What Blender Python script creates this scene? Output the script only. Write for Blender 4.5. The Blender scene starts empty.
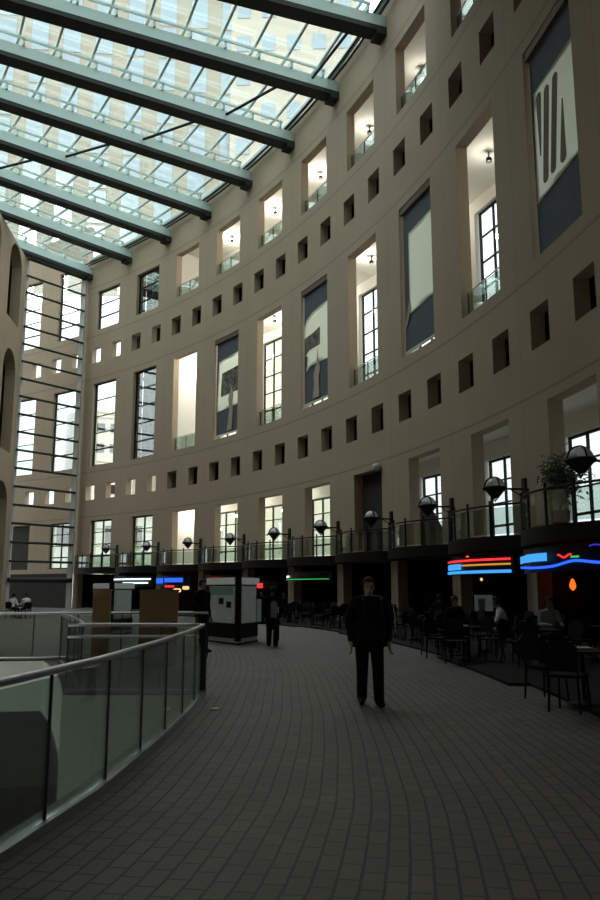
import bpy, bmesh, math, random
from mathutils import Vector, Matrix
random.seed(7)
SKY = 1.5
PI = math.pi
sc = bpy.context.scene
COL = sc.collection

# ------------------------------------------------------------------ plan of the curved wall
BAY = 5.72
TH0, TH1, TH2 = .5535, -.08, -.0006
def th(s):
    t = s - 5
    return TH0 + TH1*t + TH2*t*t
_N = 2400
_S0, _S1 = -6.0, 18.0
_h = (_S1-_S0)/_N
_X, _Y = [0.0], [0.0]
for _i in range(_N):
    _m = _S0 + (_i+.5)*_h
    _X.append(_X[-1] + BAY*math.sin(th(_m))*_h)
    _Y.append(_Y[-1] - BAY*math.cos(th(_m))*_h)
_i5 = round((5-_S0)/_h)
_dx, _dy = -1.8044*1.1-_X[_i5], 44.5251*1.1-_Y[_i5]
_X = [x+_dx for x in _X]; _Y = [y+_dy for y in _Y]
def wp(s, n=0, z=0):
    f = (s-_S0)/_h; i = max(0, min(_N-1, int(f))); r = f-i
    x = _X[i]+(_X[i+1]-_X[i])*r; y = _Y[i]+(_Y[i+1]-_Y[i])*r
    t = th(s)
    return Vector((x-math.cos(t)*n, y-math.sin(t)*n, z))
def frame(s):            # yaw of a local frame: x to the atrium, y along the wall towards growing s
    return th(s)+PI

# ------------------------------------------------------------------ materials
def new_mat(name):
    m = bpy.data.materials.new(name); m.use_nodes = True
    nt = m.node_tree; nt.nodes.clear()
    out = nt.nodes.new('ShaderNodeOutputMaterial')
    return m, nt, out
def N(nt, kind, **kw):
    n = nt.nodes.new(kind)
    for k, v in kw.items():
        if k in n.inputs: n.inputs[k].default_value = v
        else: setattr(n, k, v)
    return n
def rgb(c): return (c[0], c[1], c[2], 1)
def plain(name, c, rough=.6, metal=0, noise=.12, scale=6.0, bump=0):
    m, nt, out = new_mat(name)
    b = N(nt, 'ShaderNodeBsdfPrincipled', Roughness=rough, Metallic=metal)
    b.inputs['Specular IOR Level'].default_value = .12 if max(c) < .08 else .4
    tc = N(nt, 'ShaderNodeTexCoord'); nz = N(nt, 'ShaderNodeTexNoise', Scale=scale, Detail=4.0)
    nt.links.new(tc.outputs['Object'], nz.inputs['Vector'])
    mx = N(nt, 'ShaderNodeMix', data_type='RGBA')
    nt.links.new(nz.outputs['Fac'], mx.inputs[0])
    mx.inputs[6].default_value = rgb([x*(1-noise) for x in c]); mx.inputs[7].default_value = rgb([min(1, x*(1+noise)) for x in c])
    nt.links.new(mx.outputs[2], b.inputs['Base Color'])
    if bump:
        bp = N(nt, 'ShaderNodeBump', Strength=bump, Distance=.02)
        nt.links.new(nz.outputs['Fac'], bp.inputs['Height']); nt.links.new(bp.outputs['Normal'], b.inputs['Normal'])
    nt.links.new(b.outputs[0], out.inputs[0])
    return m
def lit_sheet(name, c, s):  # sheet with a faint glow added to brighten it
    m = plain(name, c, .6, noise=.08, scale=9); b = [n for n in m.node_tree.nodes if n.type == 'BSDF_PRINCIPLED'][0]
    b.inputs['Emission Color'].default_value = rgb(c); b.inputs['Emission Strength'].default_value = s; return m
def emit(name, c, s):
    m, nt, out = new_mat(name)
    e = N(nt, 'ShaderNodeEmission', Color=rgb(c), Strength=s)
    nt.links.new(e.outputs[0], out.inputs[0]); return m
def glass(name, tint, refl=.08, rough=.02):
    m, nt, out = new_mat(name)
    t = N(nt, 'ShaderNodeBsdfTransparent', Color=rgb(tint))
    g = N(nt, 'ShaderNodeBsdfGlossy', Color=(1, 1, 1, 1), Roughness=rough)
    lw = N(nt, 'ShaderNodeLayerWeight', Blend=.25)
    mp = N(nt, 'ShaderNodeMapRange'); mp.inputs[3].default_value = refl*.5; mp.inputs[4].default_value = min(.6, refl*5)
    nt.links.new(lw.outputs['Fresnel'], mp.inputs[0])
    mx = N(nt, 'ShaderNodeMixShader')
    nt.links.new(mp.outputs[0], mx.inputs[0]); nt.links.new(t.outputs[0], mx.inputs[1]); nt.links.new(g.outputs[0], mx.inputs[2])
    nt.links.new(mx.outputs[0], out.inputs[0]); return m

def concrete_wall():
    """tan precast concrete with thin panel joints (UV: x in bays, y in metres)"""
    m, nt, out = new_mat('tan precast concrete')
    b = N(nt, 'ShaderNodeBsdfPrincipled', Roughness=.85)
    uv = N(nt, 'ShaderNodeUVMap'); sep = N(nt, 'ShaderNodeSeparateXYZ')
    nt.links.new(uv.outputs[0], sep.inputs[0])
    tc = N(nt, 'ShaderNodeTexCoord')
    n1 = N(nt, 'ShaderNodeTexNoise', Scale=.35, Detail=5.0); n2 = N(nt, 'ShaderNodeTexNoise', Scale=9.0, Detail=3.0)
    nt.links.new(tc.outputs['Object'], n1.inputs[0]); nt.links.new(tc.outputs['Object'], n2.inputs[0])
    mx = N(nt, 'ShaderNodeMix', data_type='RGBA')
    mx.inputs[6].default_value = (.335, .260, .180, 1); mx.inputs[7].default_value = (.455, .358, .253, 1)
    ad = N(nt, 'ShaderNodeMath', operation='MULTIPLY_ADD'); ad.inputs[1].default_value = .5
    nt.links.new(n1.outputs[0], ad.inputs[0])
    md = N(nt, 'ShaderNodeMath', operation='MULTIPLY'); md.inputs[1].default_value = .5
    nt.links.new(n2.outputs[0], md.inputs[0]); nt.links.new(md.outputs[0], ad.inputs[2])
    nt.links.new(ad.outputs[0], mx.inputs[0])
    acc = None
    for zj in (7.62, 11.45, 19.75, 23.65, 28.3):
        s_ = N(nt, 'ShaderNodeMath', operation='SUBTRACT'); s_.inputs[1].default_value = zj
        a_ = N(nt, 'ShaderNodeMath', operation='ABSOLUTE'); l_ = N(nt, 'ShaderNodeMath', operation='LESS_THAN'); l_.inputs[1].default_value = .045
        nt.links.new(sep.outputs[1], s_.inputs[0]); nt.links.new(s_.outputs[0], a_.inputs[0]); nt.links.new(a_.outputs[0], l_.inputs[0])
        if acc is None: acc = l_
        else:
            x_ = N(nt, 'ShaderNodeMath', operation='MAXIMUM'); nt.links.new(acc.outputs[0], x_.inputs[0]); nt.links.new(l_.outputs[0], x_.inputs[1]); acc = x_
    fr = N(nt, 'ShaderNodeMath', operation='FRACT'); nt.links.new(sep.outputs[0], fr.inputs[0])
    for u in (.5,):
        s_ = N(nt, 'ShaderNodeMath', operation='SUBTRACT'); s_.inputs[1].default_value = u
        a_ = N(nt, 'ShaderNodeMath', operation='ABSOLUTE'); l_ = N(nt, 'ShaderNodeMath', operation='LESS_THAN'); l_.inputs[1].default_value = .0025
        nt.links.new(fr.outputs[0], s_.inputs[0]); nt.links.new(s_.outputs[0], a_.inputs[0]); nt.links.new(a_.outputs[0], l_.inputs[0])
        x_ = N(nt, 'ShaderNodeMath', operation='MAXIMUM'); nt.links.new(acc.outputs[0], x_.inputs[0]); nt.links.new(l_.outputs[0], x_.inputs[1]); acc = x_
    m2 = N(nt, 'ShaderNodeMix', data_type='RGBA'); m2.inputs[7].default_value = (.20, .16, .12, 1)
    k = N(nt, 'ShaderNodeMath', operation='MULTIPLY'); k.inputs[1].default_value = .6
    nt.links.new(acc.outputs[0], k.inputs[0]); nt.links.new(k.outputs[0], m2.inputs[0])
    nt.links.new(mx.outputs[2], m2.inputs[6]); nt.links.new(m2.outputs[2], b.inputs['Base Color'])
    nt.links.new(b.outputs[0], out.inputs[0]); return m

def paver_floor():
    m, nt, out = new_mat('dark brick pavers')
    b = N(nt, 'ShaderNodeBsdfPrincipled', Roughness=.62)
    uv = N(nt, 'ShaderNodeUVMap')
    br = N(nt, 'ShaderNodeTexBrick', Scale=1.0)
    br.inputs['Color1'].default_value = (.150, .128, .112, 1); br.inputs['Color2'].default_value = (.180, .155, .136, 1)
    br.inputs['Mortar'].default_value = (.050, .043, .038, 1)
    br.inputs['Mortar Size'].default_value = .011; br.inputs['Brick Width'].default_value = .30; br.inputs['Row Height'].default_value = .135
    br.inputs['Mortar Smooth'].default_value = .3
    nt.links.new(uv.outputs[0], br.inputs['Vector'])
    nz = N(nt, 'ShaderNodeTexNoise', Scale=1.2, Detail=6.0); tc = N(nt, 'ShaderNodeTexCoord'); nt.links.new(tc.outputs['Object'], nz.inputs[0])
    mx = N(nt, 'ShaderNodeMix', data_type='RGBA', blend_type='MULTIPLY'); mx.inputs[0].default_value = .5
    nt.links.new(br.outputs['Color'], mx.inputs[6]); nt.links.new(nz.outputs['Color'], mx.inputs[7])
    cr = N(nt, 'ShaderNodeMapRange'); cr.inputs[3].default_value = .65; cr.inputs[4].default_value = 1.25
    nt.links.new(nz.outputs['Fac'], cr.inputs[0])
    mm = N(nt, 'ShaderNodeVectorMath', operation='SCALE')
    nt.links.new(br.outputs['Color'], mm.inputs[0]); nt.links.new(cr.outputs[0], mm.inputs['Scale'])
    nt.links.new(mm.outputs[0], b.inputs['Base Color'])
    bp = N(nt, 'ShaderNodeBump', Strength=.35, Distance=.01); bp.invert = True
    nt.links.new(br.outputs['Fac'], bp.inputs['Height']); nt.links.new(bp.outputs[0], b.inputs['Normal'])
    nt.links.new(b.outputs[0], out.inputs[0]); return m

def picture_mat():
    m, nt, out = new_mat('dark landscape picture')
    b = N(nt, 'ShaderNodeBsdfPrincipled', Roughness=.8)
    tc = N(nt, 'ShaderNodeTexCoord'); nz = N(nt, 'ShaderNodeTexNoise', Scale=1.6, Detail=5.0, Roughness=.7)
    nt.links.new(tc.outputs['Object'], nz.inputs[0])
    cr = N(nt, 'ShaderNodeValToRGB')
    cr.color_ramp.elements[0].position = .40; cr.color_ramp.elements[0].color = (.05, .045, .04, 1)
    cr.color_ramp.elements[1].position = .62; cr.color_ramp.elements[1].color = (.24, .21, .15, 1)
    nt.links.new(nz.outputs['Fac'], cr.inputs[0]); nt.links.new(cr.outputs[0], b.inputs['Base Color'])
    nt.links.new(b.outputs[0], out.inputs[0]); return m

M = dict(
    wall=concrete_wall(), floor=paver_floor(), picture=picture_mat(),
    stone=plain('tan stone', (.375, .29, .20), .85, scale=1.5),
    tower=plain('pale tan concrete', (.37, .33, .255), .85, scale=.2, noise=.06),
    pale=plain('cream concrete', (.55, .50, .41), .85, scale=.2, noise=.04),
    cream_wall=plain('bright cream render', (.82, .80, .62), .85, scale=.2, noise=.04),
    brick=plain('orange brick', (.62, .27, .16), .85, scale=.8),
    plaster=plain('off white plaster', (.74, .73, .66), .8, noise=.03),
    gallery_floor=plain('grey gallery carpet', (.30, .28, .25), .9),
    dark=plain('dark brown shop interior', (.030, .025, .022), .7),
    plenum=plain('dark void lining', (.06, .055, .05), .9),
    slab=plain('dark bronze fascia', (.020, .016, .014), .6),
    black=plain('black metal', (.018, .018, .018), .45, .3),
    steel=plain('teal grey painted steel', (.50, .63, .59), .45, noise=.05),
    steel_light=plain('pale green painted steel', (.42, .50, .47), .45, noise=.04),
    steel_dark=plain('dark green black steel', (.035, .040, .038), .5),
    rail=plain('brushed stainless steel', (.55, .55, .58), .28, .9, noise=.04),
    deck=plain('near black terrace deck', (.022, .020, .018), .8),
    edge=plain('light grey concrete edge', (.62, .66, .60), .8, noise=.05),
    lower=plain('brown lower floor', (.10, .085, .065), .8),
    navy=plain('navy banner cloth', (.085, .098, .115), .8, noise=.2, scale=3),
    lit_white=lit_sheet('glowing white sheet', (.62, .68, .64), .12), lit_grey=lit_sheet('glowing grey sheet', (.40, .46, .42), .07), lit_green=lit_sheet('glowing green sheet', (.18, .30, .21), .07),
    cream=None,
    skin_print=plain('printed hand', (.42, .33, .24), .8),
    brown=plain('printed slots', (.20, .16, .12), .8),
    bar=plain('rust brown banner bar', (.13, .085, .055), .7),
    white=plain('white painted board', (.72, .74, .72), .5, noise=.03),
    poster=plain('pale poster sheet', (.50, .54, .52), .6, noise=.08, scale=9),
    poster_green=plain('green tinted sheet', (.20, .33, .22), .6),
    plywood=plain('brown plywood', (.26, .17, .075), .7, noise=.2, scale=3),
    dome=None, cloth_dark=plain('near black wool', (.012, .011, .010), .9), cloth_brown=plain('dark brown trousers', (.018, .015, .012), .9),
    skin=plain('skin', (.36, .22, .15), .55, noise=.05), hair=plain('dark hair', (.015, .012, .010), .6),
    shoe=plain('black leather', (.012, .011, .010), .4), shirt_white=plain('white shirt', (.75, .77, .76), .8, noise=.03),
    shirt_grey=plain('grey blue shirt', (.30, .35, .38), .8), apron=plain('grey skirt', (.30, .30, .32), .9),
    leaf=plain('dark green leaves', (.05, .085, .03), .6, scale=20, noise=.4), leaf_light=plain('lime leaves', (.25, .40, .08), .6, noise=.4),
    pot=plain('clay pot', (.16, .09, .06), .8), ground=plain('grey asphalt', (.22, .22, .21), .9),
    eye=plain('dark eye', (.01, .01, .01), .2), white_metal=plain('white painted metal', (.66, .68, .66), .4),
    window_blue=glass('x', (1, 1, 1)),
    neon_red=emit('red neon', (1.0, .03, .035), 1.6), neon_blue=emit('blue neon', (.02, .11, 1.0), 1.6), neon_cyan=emit('cyan neon', (.06, .38, .95), 1.1),
    neon_yellow=emit('amber neon', (1.0, .42, .05), .7), neon_green=emit('green neon', (.05, .75, .15), .8), neon_white=emit('white lit strip', (.75, .92, 1.0), 1.6),
    lamp_orange=emit('orange lamp', (1.0, .14, .01), 1.6), lamp_warm=emit('warm bulb', (1.0, .62, .25), 1.2),
)
_m, _nt, _o = new_mat('cream banner print'); _d = N(_nt, 'ShaderNodeBsdfDiffuse', Color=(.84, .87, .72, 1)); _t = N(_nt, 'ShaderNodeBsdfTranslucent', Color=(.84, .87, .72, 1)); _x = N(_nt, 'ShaderNodeMixShader'); _x.inputs[0].default_value = .4
_nt.links.new(_d.outputs[0], _x.inputs[1]); _nt.links.new(_t.outputs[0], _x.inputs[2]); _nt.links.new(_x.outputs[0], _o.inputs[0]); M['cream'] = _m
M['glass'] = glass('clear glass', (.90, .93, .91), .06)
M['roof_glass'] = glass('greenish roof glass', (.88, .92, .90), .05)
_nt = M['roof_glass'].node_tree; _o = [n for n in _nt.nodes if n.type == 'OUTPUT_MATERIAL'][0]; _src = _o.inputs[0].links[0].from_socket
_tr = N(_nt, 'ShaderNodeBsdfTranslucent', Color=(.9, .95, .93, 1)); _mx = N(_nt, 'ShaderNodeMixShader'); _mx.inputs[0].default_value = .02      # milky layer imitating white glare in the roof
_nt.links.new(_src, _mx.inputs[1]); _nt.links.new(_tr.outputs[0], _mx.inputs[2]); _nt.links.new(_mx.outputs[0], _o.inputs[0])
M['guard_glass'] = glass('grey green guard glass', (.72, .78, .75), .10)
M['dome'] = glass('frosted dome glass', (.55, .56, .54), .25, .25)
_nt = M['dome'].node_tree; _o = [n for n in _nt.nodes if n.type == 'OUTPUT_MATERIAL'][0]; _src = _o.inputs[0].links[0].from_socket
_tr = N(_nt, 'ShaderNodeBsdfDiffuse', Color=(.8, .83, .80, 1)); _mx = N(_nt, 'ShaderNodeMixShader'); _mx.inputs[0].default_value = .55
_nt.links.new(_src, _mx.inputs[1]); _nt.links.new(_tr.outputs[0], _mx.inputs[2]); _nt.links.new(_mx.outputs[0], _o.inputs[0])
_m, _nt, _o = new_mat('added sky mirror')  # mirror added to send sky brightness into the far windows
_b = N(_nt, 'ShaderNodeBsdfGlossy', Roughness=.05); _b.inputs['Color'].default_value = (.90, .94, .97, 1)
_nt.links.new(_b.outputs[0], _o.inputs[0]); M['mirror'] = _m
_m, _nt, _o = new_mat('sky blue window glass')
_b = N(_nt, 'ShaderNodeBsdfGlossy', Roughness=.1); _b.inputs['Color'].default_value = (.28, .33, .36, 1)
_nt.links.new(_b.outputs[0], _o.inputs[0]); M['window_blue'] = _m

# ------------------------------------------------------------------ mesh helper
class MB:
    def __init__(self): self.v = []; self.f = []; self.u = []; self.m = []
    def quad(self, a, b, c, d, uv=None, mi=0):
        i = len(self.v); self.v += [Vector(a), Vector(b), Vector(c), Vector(d)]
        self.f.append((i, i+1, i+2, i+3)); self.u.append(uv or [(0, 0), (1, 0), (1, 1), (0, 1)]); self.m.append(mi); return self
    def poly(self, pts, mi=0):
        i = len(self.v); self.v += [Vector(p) for p in pts]
        self.f.append(tuple(range(i, i+len(pts)))); self.u.append([(p[0], p[1]) for p in pts]); self.m.append(mi); return self
    def mesh(self, vs, fs, mi=0):
        i = len(self.v); self.v += [Vector(p) for p in vs]
        for f in fs:
            self.f.append(tuple(i+k for k in f)); self.u.append([(vs[k][0], vs[k][1]) for k in f]); self.m.append(mi)
        return self
    def box(self, x0, x1, y0, y1, z0, z1, mat=None, mi=0):
        vs = [Vector((x, y, z)) for z in (z0, z1) for y in (y0, y1) for x in (x0, x1)]
        if mat is not None: vs = [mat @ v for v in vs]
        return self.mesh(vs, [(0, 2, 3, 1), (4, 5, 7, 6), (0, 1, 5, 4), (2, 6, 7, 3), (0, 4, 6, 2), (1, 3, 7, 5)], mi)
    def bar(self, p0, p1, w, h, up=(0, 0, 1)):
        p0, p1 = Vector(p0), Vector(p1); d = (p1-p0).normalized(); u = Vector(up)
        s = d.cross(u)
        if s.length < 1e-4: s = d.cross(Vector((1, 0, 0)))
        s.normalize(); u = s.cross(d)
        vs = []
        for p in (p0, p1):
            for a, b in ((-1, -1), (1, -1), (1, 1), (-1, 1)): vs.append(p+s*(a*w/2)+u*(b*h/2))
        return self.mesh(vs, [(0, 1, 2, 3), (7, 6, 5, 4), (0, 4, 5, 1), (1, 5, 6, 2), (2, 6, 7, 3), (3, 7, 4, 0)])
    def path(self, pts, r, n=8, closed=False):
        pts = [Vector(p) for p in pts]; vs = []; fs = []; L = len(pts)
        for i, p in enumerate(pts):
            a = pts[(i-1) % L] if (i or closed) else p; b = pts[(i+1) % L] if (i < L-1 or closed) else p
            d = (b-a).normalized(); s = d.cross(Vector((0, 0, 1)))
            if s.length < 1e-3: s = d.cross(Vector((1, 0, 0)))
            s.normalize(); u = s.cross(d)
            rr = r[i] if isinstance(r, (list, tuple)) else r
            for k in range(n):
                q = 2*PI*k/n; vs.append(p+s*math.cos(q)*rr+u*math.sin(q)*rr)
        for i in range(L if closed else L-1):
            j = (i+1) % L
            for k in range(n): fs.append((i*n+k, i*n+(k+1) % n, j*n+(k+1) % n, j*n+k))
        if not closed: fs += [tuple(range(n-1, -1, -1)), tuple((L-1)*n+k for k in range(n))]
        return self.mesh(vs, fs)
    def lathe(self, prof, c=(0, 0, 0), n=20, mat=None):
        vs = []; fs = []; c = Vector(c)
        for r, z in prof:
            for k in range(n):
                q = 2*PI*k/n; p = Vector((r*math.cos(q), r*math.sin(q), z))
                if mat is not None: p = mat @ p
                vs.append(c+p)
        for i in range(len(prof)-1):
            for k in range(n): fs.append((i*n+k, i*n+(k+1) % n, (i+1)*n+(k+1) % n, (i+1)*n+k))
        fs += [tuple(range(n-1, -1, -1)), tuple((len(prof)-1)*n+k for k in range(n))]
        return self.mesh(vs, fs)
    def prism(self, pts, h, mat=None):     # polygon in x,y extruded along z by h
        n = len(pts); vs = [Vector((p[0], p[1], 0)) for p in pts]+[Vector((p[0], p[1], h)) for p in pts]
        if mat is not None: vs = [mat @ v for v in vs]
        return self.mesh(vs, [tuple(range(n-1, -1, -1)), tuple(range(n, 2*n))]+[(i, (i+1) % n, n+(i+1) % n, n+i) for i in range(n)])
    def build(self, name, mats, parent=None, smooth=False, origin=None, bevel=0, **props):
        me = bpy.data.meshes.new(name)
        o0 = Vector(origin) if origin is not None else Vector((0, 0, 0))
        me.from_pydata([tuple(v-o0) for v in self.v], [], self.f)
        uvl = me.uv_layers.new(name='UVMap')
        k = 0
        for f, us in zip(self.f, self.u):
            for j in range(len(f)): uvl.data[k].uv = us[j] if j < len(us) else (0, 0); k += 1
        for m in (mats if isinstance(mats, (list, tuple)) else [mats]): me.materials.append(m)
        for p, mi in zip(me.polygons, self.m): p.material_index = mi; p.use_smooth = smooth
        bm = bmesh.new(); bm.from_mesh(me)
        bmesh.ops.remove_doubles(bm, verts=bm.verts, dist=1e-5)
        bmesh.ops.recalc_face_normals(bm, faces=bm.faces)
        bm.to_mesh(me); bm.free()
        o = bpy.data.objects.new(name, me); COL.objects.link(o)
        if parent is not None: o.parent = parent
        elif origin is not None: o.location = o0
        if bevel:
            bv = o.modifiers.new('bevel', 'BEVEL'); bv.width = bevel; bv.segments = 2; bv.limit_method = 'ANGLE'
        for a, b in props.items(): o[a] = b
        return o
def struct(o): o['kind'] = 'structure'; return o
def empty(name, loc, rz, label, cat, group=None):
    o = bpy.data.objects.new(name, None); COL.objects.link(o)
    o.location = loc; o.rotation_euler = (0, 0, rz); o['label'] = label; o['category'] = cat; o.empty_display_size = .3
    if group: o['group'] = group
    return o
def tag(o, label, cat, group=None):
    o['label'] = label; o['category'] = cat
    if group: o['group'] = group
    return o
KIDS = {}
def kids(o): return [c for c in bpy.data.objects if c.parent == o]
def dup(root, loc, rz, label=None, scale=None):
    if root.name not in KIDS: KIDS[root.name] = [(c, kids(c)) for c in kids(root)]
    r = root.copy(); COL.objects.link(r); r.location = loc; r.rotation_euler = (0, 0, rz)
    if label: r['label'] = label
    if scale: r.scale = (scale, scale, scale)
    for c, g in KIDS[root.name]:
        d = c.copy(); COL.objects.link(d); d.parent = r
        for e in g:
            x = e.copy(); COL.objects.link(x); x.parent = d
    return r
ORD = ['first', 'second', 'third', 'fourth', 'fifth', 'sixth', 'seventh', 'eighth', 'ninth', 'tenth', 'eleventh', 'twelfth']

def ribbon(g, q, z0, z1, t=.012):
    # one continuous sheet of glass along the points q
    L = len(q); vs = []; fs = []; up = Vector((0, 0, 1))
    for i, p in enumerate(q):
        d = (q[min(L-1, i+1)]-q[max(0, i-1)]).normalized(); s = Vector((-d.y, d.x, 0))*t/2
        vs += [p-s+up*z0, p+s+up*z0, p+s+up*z1, p-s+up*z1]
    for i in range(L-1):
        for k in range(4): fs.append((4*i+k, 4*i+(k+1) % 4, 4*i+4+(k+1) % 4, 4*i+4+k))
    fs += [(0, 1, 2, 3), (4*L-1, 4*L-2, 4*L-3, 4*L-4)]
    g.mesh(vs, fs)
# ------------------------------------------------------------------ curved walls with openings
def curved_wall(name, mat, s0, s1, n0, n1, ubreaks, zbreaks, is_open, parent=None):
    ss = set([s0, s1])
    for b in range(math.floor(s0)-1, math.ceil(s1)+2):
        for u in ubreaks:
            if s0 < b+u < s1: ss.add(round(b+u, 5))
    ss = sorted(ss); zs = sorted(zbreaks)
    A, Z = len(ss)-1, len(zs)-1
    sol = [[not is_open((ss[i]+ss[i+1])/2, (zs[j]+zs[j+1])/2) for j in range(Z)] for i in range(A)]
    mb = MB()
    W = lambda i, n, j: wp(ss[i], n, zs[j])
    for i in range(A):
        for j in range(Z):
            if not sol[i][j]: continue
            uv = [(ss[i], zs[j]), (ss[i+1], zs[j]), (ss[i+1], zs[j+1]), (ss[i], zs[j+1])]
            mb.quad(W(i, n0, j), W(i+1, n0, j), W(i+1, n0, j+1), W(i, n0, j+1), uv)
            mb.quad(W(i, n1, j), W(i+1, n1, j), W(i+1, n1, j+1), W(i, n1, j+1), uv)
            um = [((ss[i]+ss[i+1])/2+.013, (zs[j]+zs[j+1])/2)]*4
            if i == 0 or not sol[i-1][j]: mb.quad(W(i, n0, j), W(i, n1, j), W(i, n1, j+1), W(i, n0, j+1), um)
            if i == A-1 or not sol[i+1][j]: mb.quad(W(i+1, n0, j), W(i+1, n1, j), W(i+1, n1, j+1), W(i+1, n0, j+1), um)
            if j == 0 or not sol[i][j-1]: mb.quad(W(i, n0, j), W(i+1, n0, j), W(i+1, n1, j), W(i, n1, j), um)
            if j == Z-1 or not sol[i][j+1]: mb.quad(W(i, n0, j+1), W(i+1, n0, j+1), W(i+1, n1, j+1), W(i, n1, j+1), um)
    return mb.build(name, mat, parent)
def curved_slab(name, mat, s0, s1, n0, n1, z0, z1, parent=None, step=.25):
    mb = MB(); k = max(1, math.ceil((s1-s0)/step)); ss = [s0+(s1-s0)*i/k for i in range(k+1)]
    for a, b in zip(ss, ss[1:]):
        uv = [(a, n0), (b, n0), (b, n1), (a, n1)]
        mb.quad(wp(a, n0, z1), wp(b, n0, z1), wp(b, n1, z1), wp(a, n1, z1), uv)
        mb.quad(wp(a, n0, z0), wp(b, n0, z0), wp(b, n1, z0), wp(a, n1, z0), uv)
        mb.quad(wp(a, n0, z0), wp(b, n0, z0), wp(b, n0, z1), wp(a, n0, z1))
        mb.quad(wp(a, n1, z0), wp(b, n1, z0), wp(b, n1, z1), wp(a, n1, z1))
    for s in (s0, s1): mb.quad(wp(s, n0, z0), wp(s, n1, z0), wp(s, n1, z1), wp(s, n0, z1))
    return mb.build(name, mat, parent)

ZG0, ZG1, ZQ0, ZQ1, ZW0, ZW1, ZR0, ZR1, ZT0, ZT1, ZTOP = 3.3, 7.29, 9.07, 10.37, 11.95, 19.28, 21.2, 22.6, 24.19, 27.80, 31.0
def inner_open(s, z):
    b = round(s); u = s-b
    if z < 2.85: return abs(u) < .44
    if ZG0 < z < ZG1: return -.21 < u < .31
    if ZQ0 < z < ZQ1 or ZR0 < z < ZR1: return .14 < abs(u) < .36
    if ZW0 < z < ZW1 or ZT0 < z < ZT1: return abs(u) < .281
    return False
UB = [-.5, -.44, -.36, -.281, -.21, -.14, 0, .14, .281, .31, .36, .44, .5]
def far_open(s, z):
    b = round(s); u = s-b
    if z > ZT0: return z < 30.8 and abs(u) < .281
    return inner_open(s, z)
struct(curved_wall('wall_far', M['wall'], -3.5, .44, 0, -.5, [-.5, -.44, -.36, -.281, -.21, -.14, 0, .14, .281, .31, .36, .44, .5], [0, 2.85, ZG0, ZG1, ZQ0, ZQ1, ZW0, ZW1, ZR0, ZR1, ZT0, 30.8, 34.5], far_open))
struct(curved_wall('wall_right', M['wall'], .44, 15.5, 0, -.5, UB, [0, 2.85, ZG0, ZG1, ZQ0, ZQ1, ZW0, ZW1, ZR0, ZR1, ZT0, ZT1, ZTOP], inner_open))
NB = -4.3
def outer_open(s, z):
    b = round(s); u = s-b
    if abs(u) > .33: return False
    if 3.4 < z < 7.5: return True
    return 12.0 < z < 19.9 or 24.25 < z < 26.0
struct(curved_wall('wall_outer', M['plaster'], 2.5, 15.5, NB, NB-.4, [-.5, -.33, -.11, .11, .33, .5], [0, 3.4, 7.5, 12.0, 19.9, 24.25, 26.0, ZTOP], outer_open))
for s, nm in ((2.5, 'wall_gallery_end'), (15.5, 'wall_gallery_near')):
    mb = MB(); c = wp(s); d = wp(s, -1)-c; t = Vector((d.y, -d.x, 0))
    a, b = wp(s, -.5), wp(s, NB)
    mb.bar(a+Vector((0, 0, ZTOP/2)), b+Vector((0, 0, ZTOP/2)), .2, ZTOP); struct(mb.build(nm, M['plaster']))
for nm, mat, z0, z1 in (('floor_gallery_low', M['gallery_floor'], 3.0, 3.28), ('ceiling_gallery_low', M['plaster'], 8.3, 8.5), ('floor_gallery_mid', M['gallery_floor'], 11.6, 11.9),
                        ('ceiling_gallery_mid', M['plaster'], 20.6, 20.8), ('floor_gallery_top', M['gallery_floor'], 23.9, 24.15), ('ceiling_gallery_top', M['plaster'], 28.8, 29.0)):
    struct(curved_slab(nm, mat, 2.5, 15.5, -.5, NB, z0, z1))
struct(curved_slab('trim_3', M['dark'], -3.5, .42, .13, .02, 0, 2.9))
struct(curved_slab('light_block_far', M['stone'], -3.5, .25, 13.4, 13.8, 0, 34.6))  # unseen wall added to keep outside light off the far wall
struct(curved_slab('added_roof_far', M['roof_glass'], -3.5, .44, -.5, 14, 34.6, 34.9))  # roof added over the far part to shape the light there
# dark sheets standing for the shade in the hollow behind the square recesses
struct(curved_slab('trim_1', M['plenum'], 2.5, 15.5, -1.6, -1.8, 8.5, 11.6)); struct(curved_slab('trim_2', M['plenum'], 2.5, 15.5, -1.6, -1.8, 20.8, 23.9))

# windows of the outer wall, in the local frame of each bay
def window_at(s, n, hw, z0, z1, rows, cols, name, thick=.065):
    o = MB(); p = wp(s, n, z0); H = z1-z0
    def vbar(y, w=thick): o.box(-.06, .06, y-w/2, y+w/2, 0, H)
    def hbar(z, w=thick): o.box(-.05, .05, -hw, hw, z-w/2, z+w/2)
    for y in (-hw+.05, hw-.05): vbar(y, .09)
    for z in (.06, H-.06): hbar(z, .10)
    for i in range(1, cols): vbar(-hw+2*hw*i/cols)
    for i in range(1, rows): hbar(H*i/rows, thick*(1.6 if i == 1 else 1))
    w = struct(o.build(name, M['black'])); w.location = p; w.rotation_euler = (0, 0, frame(s))
    g = MB().box(-.01, .01, -hw, hw, 0, H).build('pane', M['glass'], w)
    return w
wn = 0; proto = {}
def put_window(key, s, n, hw, z0, z1, rows, cols):
    global wn
    wn += 1
    if key not in proto: proto[key] = window_at(s, n, hw, z0, z1, rows, cols, 'window_%d' % wn)
    else:
        w = dup(proto[key], wp(s, n, z0), frame(s)); w.name = 'window_%d' % wn
HW = .33*BAY
for b in range(3, 16):
    put_window('G', b, NB-.2, HW, 3.4, 7.5, 4, 3)
    put_window('W', b, NB-.2, HW, 12.0, 19.9, 6, 3)
    put_window('T', b, NB-.2, HW, 24.25, 26.0, 1, 3)
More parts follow.
